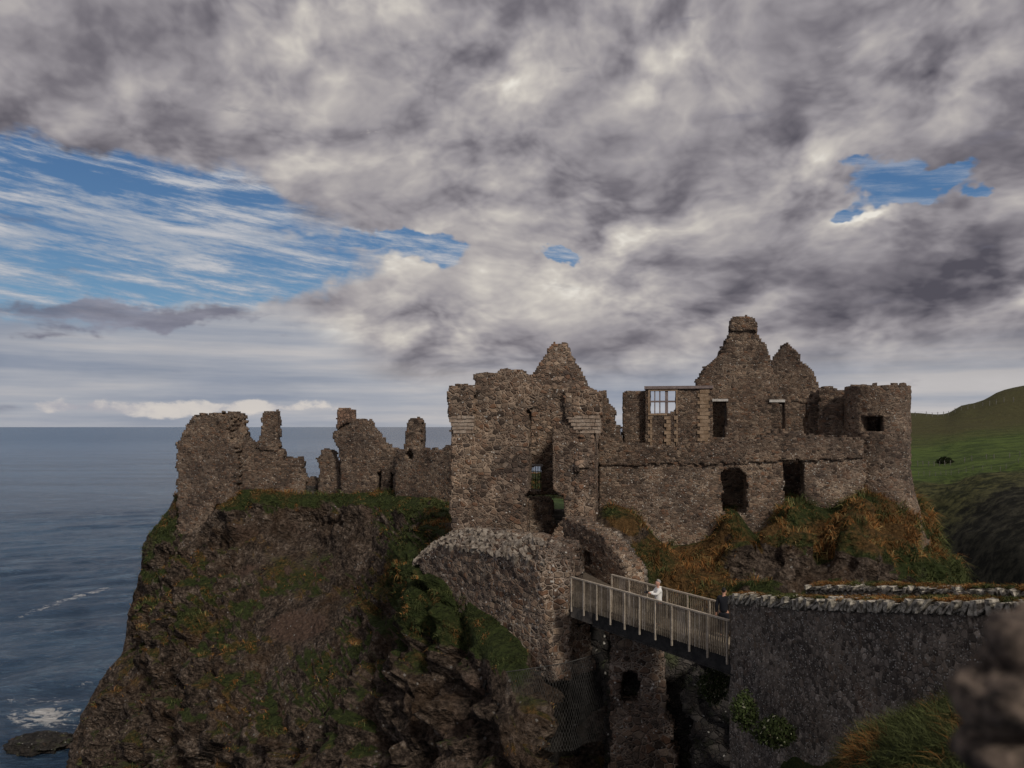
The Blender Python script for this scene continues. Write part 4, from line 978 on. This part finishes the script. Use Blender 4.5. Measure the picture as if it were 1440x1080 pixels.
blades('bank_grass', pp, nn, 0.12 + 0.28 * rng.random(nb), 0.012, grass_cols(pp, rD[gi, gj] - 0.1, 0.8), label='dark green tufted grass bank at the foot of the near wall', droop=0.35, spread=0.9)

# ---- leafy bushes at the wall foot ----------------------------------
M['leaf'] = attr_mat('leaves')
def bush(name, c, r, n, label, k=1.0, size=0.05):
    t_ = thing(name, (c[0], c[1], c[2] - r[2]), label, 'bush', group=None)
    mb = MB()
    for q in range(9):
        th = rng.random() * 6.28; e = np.array([math.cos(th) * r[0] * .7, math.sin(th) * r[1] * .7, r[2] * (0.3 + 0.6 * rng.random())])
        mb.tube(np.array(c) - [0, 0, r[2]], np.array(c) + e - [0, 0, r[2] * .2], 0.02, 5, 0.006)
    mb.build('stems', M['wood'], t_)
    d = rng.normal(size=(n, 3)); d /= np.linalg.norm(d, axis=1, keepdims=True)
    rad = (0.55 + 0.45 * rng.random(n)) * (1 + 0.45 * fbm(d * 1.7 + c[0], 3, 5))
    P = np.array(c) + d * rad[:, None] * np.array(r)
    u = rng.normal(size=(n, 3)); u /= np.linalg.norm(u, axis=1, keepdims=True); v = np.cross(u, d + 0.3 * rng.normal(size=(n, 3))); v /= np.linalg.norm(v, axis=1, keepdims=True)
    s = size * (0.6 + 0.8 * rng.random((n, 1)))
    vv = np.stack([P - u * s, P + v * s * .45, P + u * s, P - v * s * .45], 1).reshape(-1, 3); f = np.arange(n * 4).reshape(-1, 4)
    cc = np.array([0.028, 0.038, 0.013]) * (0.5 + 1.1 * rng.random((n, 1))) * k; pick = rng.random(n) < 0.03; cc[pick] = [0.22, 0.22, 0.16]
    mesh('foliage', vv, f, M['leaf'], t_, color=np.repeat(cc, 4, axis=0))
bush('shrub', W(1048, 1000, 22.5), (0.42, 0.4, 0.6), 1800, 'pale flecked leafy shrub at the foot of the near wall, right below the bridge end', 1.5)
bush('shrub', W(1090, 1030, 20.5), (0.6, 0.45, 0.42), 2200, 'dark spreading shrub low in front of the near rubble wall', 0.8)
bush('shrub', W(1003, 965, 27.0), (0.6, 0.45, 0.7), 2200, 'ivy-green shrub on the rocks directly under the right end of the footbridge', 1.0)

# ---- blurred foreground stones --------------------------------------
fs = thing('rough_wall_end', (1.55, 2.05, -1.3), 'rough brown stones close to the lens at the right edge, out of focus', 'stones')
M['fore'] = block_mat('brown_boulder', (0.025, 0.019, 0.016), (0.21, 0.16, 0.125), 14)
def boulder(c, r, seed):
    n1, n2 = 48, 30; th, ph = np.meshgrid(np.linspace(0, 2 * np.pi, n1, endpoint=False), np.linspace(0.02, np.pi - 0.02, n2), indexing='ij')
    d = np.stack([np.cos(th) * np.sin(ph), np.sin(th) * np.sin(ph), np.cos(ph)], -1)
    q = np.sign(d) * np.abs(d) ** 0.8; q *= (1 + 0.26 * fbm(d * 1.6 + seed, 4, seed) + 0.12 * (cells(d * 3.2 + seed, seed)))[..., None]
    P = np.array(c) + q * np.array(r)
    P[..., 2] += 0.012 * fbm(P * np.array([3, 3, 40]), 2, seed)
    i, j = np.meshgrid(np.arange(n1), np.arange(n2 - 1), indexing='ij'); a_ = i * n2 + j; b_ = ((i + 1) % n1) * n2 + j
    f = [tuple(x) for x in np.stack([a_, a_ + 1, b_ + 1, b_], -1).reshape(-1, 4)] + [tuple(np.arange(n1) * n2)[::-1], tuple(np.arange(n1) * n2 + n2 - 1)]
    mesh('stone', P.reshape(-1, 3), f, M['fore'], fs, smooth=True)
boulder(W(1500, 908, 2.10), (0.20, 0.16, 0.075), 3)
boulder(W(1476, 985, 2.05), (0.235, 0.17, 0.085), 4)
boulder(W(1486, 1062, 2.05), (0.235, 0.18, 0.09), 6)
boulder(W(1462, 1165, 2.05), (0.26, 0.2, 0.12), 8)
boulder(W(1500, 872, 2.25), (0.13, 0.10, 0.045), 9)

# ---- hills of the mainland beyond ----------------------------------
def hr(pts): return [W(*p) for p in pts]
hribs = [
    hr([(1080, 590, 420), (1080, 596, 380), (1085, 606, 320), (1090, 640, 230), (1095, 660, 190), (1100, 700, 160), (1100, 780, 145), (1100, 840, 138), (1100, 860, 136)]),
    hr([(1180, 584, 420), (1180, 582, 380), (1180, 600, 320), (1185, 640, 230), (1190, 668, 175), (1195, 700, 150), (1200, 780, 130), (1200, 860, 124), (1200, 890, 120)]),
    hr([(1287, 584, 420), (1287, 581, 370), (1287, 600, 310), (1290, 640, 225), (1292, 672, 165), (1296, 702, 140), (1300, 780, 122), (1310, 880, 112), (1315, 925, 108)]),
    hr([(1334, 584, 420), (1334, 581, 360), (1334, 600, 300), (1336, 640, 215), (1338, 672, 160), (1345, 705, 130), (1350, 775, 114), (1358, 870, 104), (1365, 940, 100)]),
    hr([(1352, 574, 420), (1352, 571.5, 360), (1352, 596, 300), (1355, 636, 215), (1360, 670, 156), (1368, 700, 126), (1375, 770, 110), (1385, 865, 100), (1390, 955, 96)]),
    hr([(1370, 570, 420), (1370, 568, 360), (1370, 594, 300), (1375, 634, 212), (1382, 668, 152), (1392, 696, 122), (1400, 765, 105), (1412, 860, 96), (1420, 975, 92)]),
    hr([(1412, 552, 430), (1412, 549, 370), (1412, 592, 295), (1418, 632, 208), (1425, 666, 148), (1435, 690, 118), (1445, 760, 100), (1460, 850, 90), (1475, 985, 86)]),
    hr([(1500, 540, 430), (1500, 535, 370), (1500, 586, 290), (1510, 628, 200), (1520, 662, 140), (1530, 690, 110), (1545, 760, 90), (1560, 840, 80), (1580, 985, 76)]),
    hr([(1700, 540, 430), (1700, 535, 370), (1700, 586, 290), (1720, 628, 180), (1730, 662, 120), (1760, 690, 90), (1790, 740, 70), (1830, 820, 60), (1880, 960, 56)]),
]
GH = loft(hribs, 1.6, 2.2); NH = normals(GH); NH = NH * np.where(NH[..., 1:2] > 0, -1, 1) * np.where(np.abs(NH[..., 2:3]) > 0.7, np.sign(NH[..., 2:3]) * np.where(NH[..., 1:2] > 0, -1, 1), 1)
hs = np.clip((GH[..., 1] < 165) * 1.0, 0, 1)
GH = GH.copy(); rz = fbm(GH / 14, 4, 201) * (0.5 + 1.2 * hs) + fbm(GH / 4, 3, 207) * (0.12 + 0.9 * hs)
fadeh = np.ones(GH.shape[:2]); 
GH[..., 2] += rz * 0.8; GH[..., 1] += rz * hs * 2.0
def hill_mat():
    m, t = new_mat('hill_pasture'); co = t.n('ShaderNodeTexCoord').outputs['Object']
    sp = t.n('ShaderNodeSeparateXYZ', {0: co}); Y = t.v(sp.outputs[1]); Z = t.v(sp.outputs[2])
    st_ = t.noise(t.mapv(co, (0.02, 0.12, 0.6)), 2.0, 6, 0.6); n2 = t.noise(co, 0.5, 7, 0.65); n3 = t.noise(co, 0.03, 4, 0.55)
    g = t.mix(t.ss(st_ * 0.6 + n2 * 0.4, 0.40, 0.60), (0.040, 0.060, 0.018), (0.085, 0.120, 0.030))
    brn = t.mix(n2, (0.045, 0.042, 0.020), (0.085, 0.066, 0.034))
    upm = t.ss(Y + (n3 - 0.5) * 70 + (st_ - 0.5) * 50, 235, 290)
    c = t.mix(upm * 0.8, g, brn)
    low = t.ss(Y + (n2 - 0.5) * 30 + (n3 - 0.5) * 20, 166, 148)
    rough = t.mix(t.ss(n2, 0.4, 0.62), (0.025, 0.028, 0.012), (0.09, 0.088, 0.036))
    c = t.mix(low, c, rough)
    rk = t.mix(t.ss(n2, 0.4, 0.65), (0.012, 0.012, 0.009), (0.05, 0.047, 0.033))
    c = t.mix(t.ss(Y + (n2 - 0.5) * 22, 131, 118), c, rk)
    finish(t, c, 0.95, bump(t, n2, 1.2, 0.8), spec=0.1); return m
M['hill'] = hill_mat()
tag(mesh('mainland_hills', GH.reshape(-1, 3), grid_faces(*GH.shape[:2]), M['hill'], smooth=True), kind='structure')
GHf = GH.reshape(-1, 3); hpx, hpy = to_px(GHf)
def on_hill(px, Y):
    k = np.argmin(((hpx - px) / 6) ** 2 + ((GHf[:, 1] - Y) / 3.0) ** 2); return GHf[k]
def fence(pts, n, h, label, wires=2, th=0.07):
    P = []
    for k in range(n):
        t_ = k / (n - 1) * (len(pts) - 1); i = min(int(t_), len(pts) - 2); f_ = t_ - i
        P.append(on_hill(pts[i][0] * (1 - f_) + pts[i + 1][0] * f_, pts[i][1] * (1 - f_) + pts[i + 1][1] * f_))
    t_ = thing('fence', tuple(P[0]), label, 'fence')
    for p in P:
        mb = MB(); mb.tube(p - [0, 0, 0.2], p + [0.05 * rng.normal(), 0, h * (0.9 + .2 * rng.random())], th, 5, th * 0.9); mb.build('post', M['fencem'], t_)
    mb = MB()
    for q in range(wires):
        for a_, b_ in zip(P[:-1], P[1:]): mb.tube(a_ + [0, 0, h * (0.45 + 0.45 * q)], b_ + [0, 0, h * (0.45 + 0.45 * q)], 0.014, 4)
    mb.build('wire', M['wire'], t_)
fence([(1290, 350), (1430, 330)], 16, 2.0, 'topmost fence of pale posts along the dark brow of the far hill', th=0.14)
fence([(1290, 192), (1330, 188), (1430, 186)], 14, 1.2, 'middle post and wire fence running past the round bush in the green pasture', th=0.085)
fence([(1290, 168), (1340, 166), (1430, 162)], 16, 1.1, 'lowest fence along the cliff-top edge of the green pasture', th=0.05)
for (px, Y, r, lb) in ((1328, 193, (1.9, 1.4, 1.0), 'dark rounded bush beside the middle fence in the far pasture'),):
    p = on_hill(px, Y); bush('bush', (p[0], p[1], p[2] + r[2] * 0.7), r, 2600, lb, 0.45, 0.22)

# ---- sea ------------------------------------------------------------
SEA = -33.0
def sea_mat():
    m, t = new_mat('sea_water'); co = t.n('ShaderNodeTexCoord').outputs['Object']
    sp = t.n('ShaderNodeSeparateXYZ', {0: co}); X, Y = t.v(sp.outputs[0]), t.v(sp.outputs[1])
    dist = t.m('SQRT', X * X + Y * Y)
    w1 = t.noise(t.mapv(co, (0.10, 0.16, 1), rot=(0, 0, 0.35)), 1.0, 7, 0.62, 0.4)
    w2 = t.noise(t.mapv(co, (0.7, 1.5, 1), rot=(0, 0, 0.25)), 1.0, 6, 0.68, 0.3)
    sw_ = t.noise(t.mapv(co, (0.006, 0.025, 1), rot=(0, 0, 0.2)), 1.0, 4, 0.55)
    base = t.mix(t.ss(sw_, 0.35, 0.65), (0.022, 0.052, 0.105), (0.052, 0.104, 0.180))
    base = t.mix(t.ss(w1 * 0.55 + w2 * 0.45, 0.50, 0.64) * 0.75, base, (0.11, 0.19, 0.28))
    foamn = t.noise(t.mapv(co, (0.5, 0.9, 1)), 1.0, 8, 0.72, 0.8)
    a = t.n('ShaderNodeSeparateColor', {0: t.n('ShaderNodeAttribute', attribute_name='Col').outputs['Color']})
    fm = t.v(a.outputs[0])
    foam = t.ss(fm * 0.50 + (foamn - 0.5) * 2.3, 0.40, 0.64) * t.ss(fm, 0.03, 0.2)
    speck = t.ss(w2 * 0.55 + w1 * 0.45, 0.685, 0.72) * 0.35
    fo = t.m('MAXIMUM', foam, speck)
    c = t.mix(fo, base, (0.62, 0.62, 0.62))
    h = w1 * 0.9 + w2 * 0.42
    rough = t.ss(dist, 80, 2500) * 0.10 + 0.16 + fo * 0.4
    bs_ = t.m('MAXIMUM', 1.0 - t.ss(dist, 100, 1500) * 0.8, 0.2)
    finish(t, c, rough, bump(t, h, 3.4, bs_), spec=0.5, IOR=1.33)
    return m
M['sea'] = sea_mat()
# one sheet, fine near the crag and stretching to the horizon
gx = np.r_[-40000, -9000, -2500, -900, -400, np.linspace(-230, -20, 260), np.linspace(0, 400, 20), 900, 2500, 9000, 40000]
gy = np.r_[-300, 0, np.linspace(60, 330, 330), 400, 520, 700, 1000, 1500, 2500, 5000, 12000, 30000, 60000]
SX, SY = np.meshgrid(gx, gy, indexing='ij'); SP3 = np.stack([SX, SY, 0 * SX], -1)
nearw = np.clip(1 - np.hypot(SX + 60, SY - 90) / 260, 0, 1)
c2, s2 = math.cos(0.5), math.sin(0.5); U = SX * c2 + SY * s2; Vv = -SX * s2 + SY * c2
hgt = fbm(np.stack([U / 16, Vv / 5.5, 0 * U], -1), 4, 301) * 0.75 + (fbm(np.stack([U / 30, Vv / 13, 0 * U], -1), 2, 305)) * 0.5
SP3[..., 2] = SEA + hgt * nearw ** 0.5
sx, sy = to_px(np.where(SY[..., None] > 1, SP3, [0, 1e9, 0]))
foam = np.zeros(SX.shape)
pt = [(30, 866), (70, 852), (110, 838), (150, 828)]          # long breaking crest
for (xa, ya), (xb, yb) in zip(pt[:-1], pt[1:]):
    for t_ in np.linspace(0, 1, 6): foam = np.maximum(foam, 0.95 * np.exp(-((sx - (xa + (xb - xa) * t_)) / 10) ** 2 - ((sy - (ya + (yb - ya) * t_)) / (3.2)) ** 2))
foam = np.maximum(foam, 1.15 * np.exp(-((sx - 70) / 80) ** 2 - ((sy - 1008) / 20) ** 2))
foam = np.maximum(foam, 0.8 * np.exp(-((sx - 60) / 70) ** 2 - ((sy - 985) / 6) ** 2))
foam = np.maximum(foam, 0.6 * np.exp(-((sx - 120) / 26) ** 2 - ((sy - 962) / 8) ** 2))
foam = np.maximum(foam, 0.45 * np.exp(-((sx - 140) / 26) ** 2 - ((sy - 845) / 6) ** 2))
tag(mesh('sea', SP3.reshape(-1, 3), grid_faces(len(gx), len(gy)), M['sea'], smooth=True, color=np.stack([foam.ravel()] * 3, 1)), kind='structure')

# ---- rock awash at the cliff foot -----------------------------------
n1, n2 = 70, 40; th, ph = np.meshgrid(np.linspace(0, 2 * np.pi, n1, endpoint=False), np.linspace(0.03, np.pi * 0.62, n2), indexing='ij')
d = np.stack([np.cos(th) * np.sin(ph), np.sin(th) * np.sin(ph), np.cos(ph)], -1)
q = d * (1 + 0.35 * fbm(d * 2.2 + 3, 5, 401, ridged=True))[..., None]
P = W(58, 1046, 79.5) + [0, 0, 0]; P = P + q * np.array([2.9, 2.0, 0.8])
i, j = np.meshgrid(np.arange(n1), np.arange(n2 - 1), indexing='ij'); a_ = i * n2 + j; b_ = ((i + 1) % n1) * n2 + j
f = [tuple(x) for x in np.stack([a_, a_ + 1, b_ + 1, b_], -1).reshape(-1, 4)] + [tuple(np.arange(n1) * n2)[::-1], tuple(np.arange(n1) * n2 + n2 - 1)]
o = mesh('sea_rock', P.reshape(-1, 3), f, M['basalt'], origin=W(58, 1046, 79.5), color=np.tile(np.array([[0.0, 0.0, 0.0]]), (n1 * n2, 1)))
tag(o, 'low dark rock in white foam at the bottom left corner', 'rock')

# ---- people ---------------------------------------------------------
M['skin'] = plain('skin', (0.52, 0.28, 0.20), 0.6); M['white_coat'] = plain('white_jacket', (0.80, 0.79, 0.76), 0.8); M['dark_suit'] = plain('dark_suit', (0.012, 0.013, 0.018), 0.8)
M['greyhair'] = plain('grey_hair', (0.30, 0.27, 0.25), 0.8); M['blackhair'] = plain('black_hair', (0.012, 0.010, 0.009), 0.6); M['trousers'] = plain('dark_trousers', (0.03, 0.03, 0.04), 0.9)
M['shoe'] = plain('shoe', (0.02, 0.018, 0.016), 0.5); M['camera_body'] = plain('camera_black', (0.02, 0.02, 0.022), 0.4); M['shirt'] = plain('pale_collar', (0.5, 0.5, 0.5), 0.8); M['eye'] = plain('eye', (0.02, 0.015, 0.012), 0.3)
def skin_obj(name, V_, E, Rr, mat, parent, root=0, sub=1):
    me = bpy.data.meshes.new(name); me.from_pydata([tuple(v) for v in V_], E, []); me.update()
    o = bpy.data.objects.new(name, me); col.objects.link(o); o.parent = parent
    sk = o.modifiers.new('skin', 'SKIN'); sk.use_smooth_shade = True
    for i, v in enumerate(me.skin_vertices[0].data): v.radius = (Rr[i] if hasattr(Rr[i], '__len__') else (Rr[i], Rr[i])); v.use_root = (i == root)
    sb = o.modifiers.new('sub', 'SUBSURF'); sb.levels = sub; sb.render_levels = sub
    me.materials.append(mat); return o
def person(loc, rz, label, coat, hair, trous, hands, hood=False):
    """local frame: +Y is where the person looks"""
    t_ = thing('person', loc, label, 'person', rz=rz)
    V_ = []; E = []; Rr = []
    def v(p, r, par=None):
        V_.append(p); Rr.append(r); k = len(V_) - 1
        if par is not None: E.append((par, k))
        return k
    pel = v((0, 0, 0.95), 0.13); wa = v((0, 0.01, 1.10), 0.12, pel); ch = v((0, 0.01, 1.30), 0.14, wa); nb_ = v((0, -0.01, 1.46), 0.065, ch)
    nk = v((0, 0.01, 1.53), 0.055, nb_); hd = v((0, 0.025, 1.62), (0.078, 0.090), nk); ht = v((0, 0.01, 1.70), (0.070, 0.085), hd)
    nose = v((0, 0.125, 1.605), 0.012, hd); chin = v((0, 0.085, 1.55), 0.03, hd)
    for sx_ in (-1, 1): v((sx_ * 0.082, 0.0, 1.615), 0.012, hd)
    arms = []
    for sd, hpos in ((-1, hands[0]), (1, hands[1])):
        sh = v((sd * 0.17, 0, 1.41), 0.06, ch); h = np.array(hpos); mid = (np.array(V_[sh]) + h) / 2 + np.array([sd * 0.07, -0.05, -0.10])
        if h[1] < 0.1: mid = (np.array(V_[sh]) + h) / 2 + np.array([sd * 0.03, -0.03, 0])
        el_ = v(tuple(mid), 0.045, sh); wr = v(tuple(h), 0.028, el_); dr = (h - mid) / np.linalg.norm(h - mid)
        pa = v(tuple(h + dr * 0.07), (0.038, 0.018), wr); arms.append((sh, el_, wr))
        for q in range(4):
            o_ = np.array([0.018 * (q - 1.5), 0, 0.0]); l_ = (0.062, 0.072, 0.068, 0.052)[q]
            f1 = v(tuple(h + dr * 0.10 + o_), 0.009, pa); v(tuple(h + dr * (0.10 + l_ * .6) + o_ + [0, 0, -0.02]), 0.008, f1)
        v(tuple(h + dr * 0.06 + np.array([-sd * 0.045, 0, 0.01])), 0.010, wr)
    for sd in (-1, 1):
        hp = v((sd * 0.10, 0, 0.90), 0.095, pel); kn = v((sd * 0.115, 0.02, 0.50), 0.058, hp); an = v((sd * 0.12, -0.01, 0.09), 0.038, kn); v((sd * 0.13, 0.12, 0.035), 0.035, an)
    skin_obj('body', V_, E, Rr, M['skin'], t_)
    # jacket
    jv = [(0, 0, 0.86), (0, 0.0, 1.0), (0, 0.01, 1.15), (0, 0.01, 1.32), (0, 0.0, 1.43)]; je_ = [(0, 1), (1, 2), (2, 3), (3, 4)]; jr = [(0.185, 0.15), (0.18, 0.145), (0.17, 0.14), (0.185, 0.145), (0.10, 0.085)]
    for (sh, el_, wr) in arms:
        b = len(jv); jv += [V_[sh], V_[el_], tuple(np.array(V_[wr]) * 0.93 + np.array(V_[el_]) * 0.07)]; je_ += [(3, b), (b, b + 1), (b + 1, b + 2)]; jr += [0.088, 0.066, 0.046]
    jk = skin_obj('jacket', jv, je_, jr, coat, t_)
    if hood: skin_obj('hood', [(0, -0.06, 1.42), (0, -0.09, 1.50), (-0.09, -0.02, 1.47), (0.09, -0.02, 1.47)], [(0, 1), (0, 2), (0, 3)], [0.075, 0.05, 0.045, 0.045], coat, t_)
    else: skin_obj('collar', [(0, 0.0, 1.47), (0, 0.0, 1.515)], [(0, 1)], [0.068, 0.062], M['shirt'], t_)
    for sd in (-1, 1): pass
    tv = [(0, 0, 0.97), (0, 0, 0.90)]; te = [(0, 1)]; tr = [(0.165, 0.13), (0.165, 0.135)]
    for sd in (-1, 1): b = len(tv); tv += [(sd * 0.105, 0, 0.78), (sd * 0.115, 0.02, 0.50), (sd * 0.12, -0.01, 0.10)]; te += [(1, b), (b, b + 1), (b + 1, b + 2)]; tr += [0.105, 0.08, 0.066]
    skin_obj('trousers', tv, te, tr, trous, t_)
    for sd in (-1, 1): skin_obj('shoe', [(sd * 0.12, -0.05, 0.05), (sd * 0.125, 0.05, 0.045), (sd * 0.13, 0.17, 0.035)], [(0, 1), (1, 2)], [0.05, 0.05, 0.036], M['shoe'], t_)
    skin_obj('hair', [(0, -0.045, 1.60), (0, -0.04, 1.68), (0, 0.02, 1.725), (0, 0.065, 1.72)], [(0, 1), (1, 2), (2, 3)], [0.075, 0.085, 0.075, 0.045], hair, t_)
    mb = MB()
    for sd in (-1, 1): mb.obox((sd * 0.032, 0.108, 1.635), (0.012, 0, 0), (0, 0.008, 0), (0, 0, 0.006))
    mb.build('eyes', M['eye'], t_, local=True)
    return t_
DK = -7.42
pA = person((5.42, 28.45, DK), R(90 + 8), 'person with short grey hair in a white hooded jacket holding a camera on the bridge', M['white_coat'], M['greyhair'], M['trousers'], ((-0.06, 0.33, 1.27), (0.07, 0.34, 1.26)), True)
pB = person((7.45, 27.0, DK), R(-25), 'dark-haired person in a dark suit seen from behind at the bridge end', M['dark_suit'], M['blackhair'], M['dark_suit'], ((-0.27, 0.02, 0.84), (0.27, 0.03, 0.84)), False)
ca = thing('camera', (5.42 - 0.42, 28.40, DK + 1.30), 'small black camera held in front of the person in white', 'camera', rz=R(98))
mb = MB(); mb.box(-0.07, 0.07, -0.02, 0.03, -0.04, 0.05); mb.build('camera_body', M['camera_body'], ca, local=True)
mb = MB(); mb.tube((0, 0.03, 0.0), (0, 0.11, 0.0), 0.034, 12); mb.build('lens', M['camera_body'], ca, local=True)
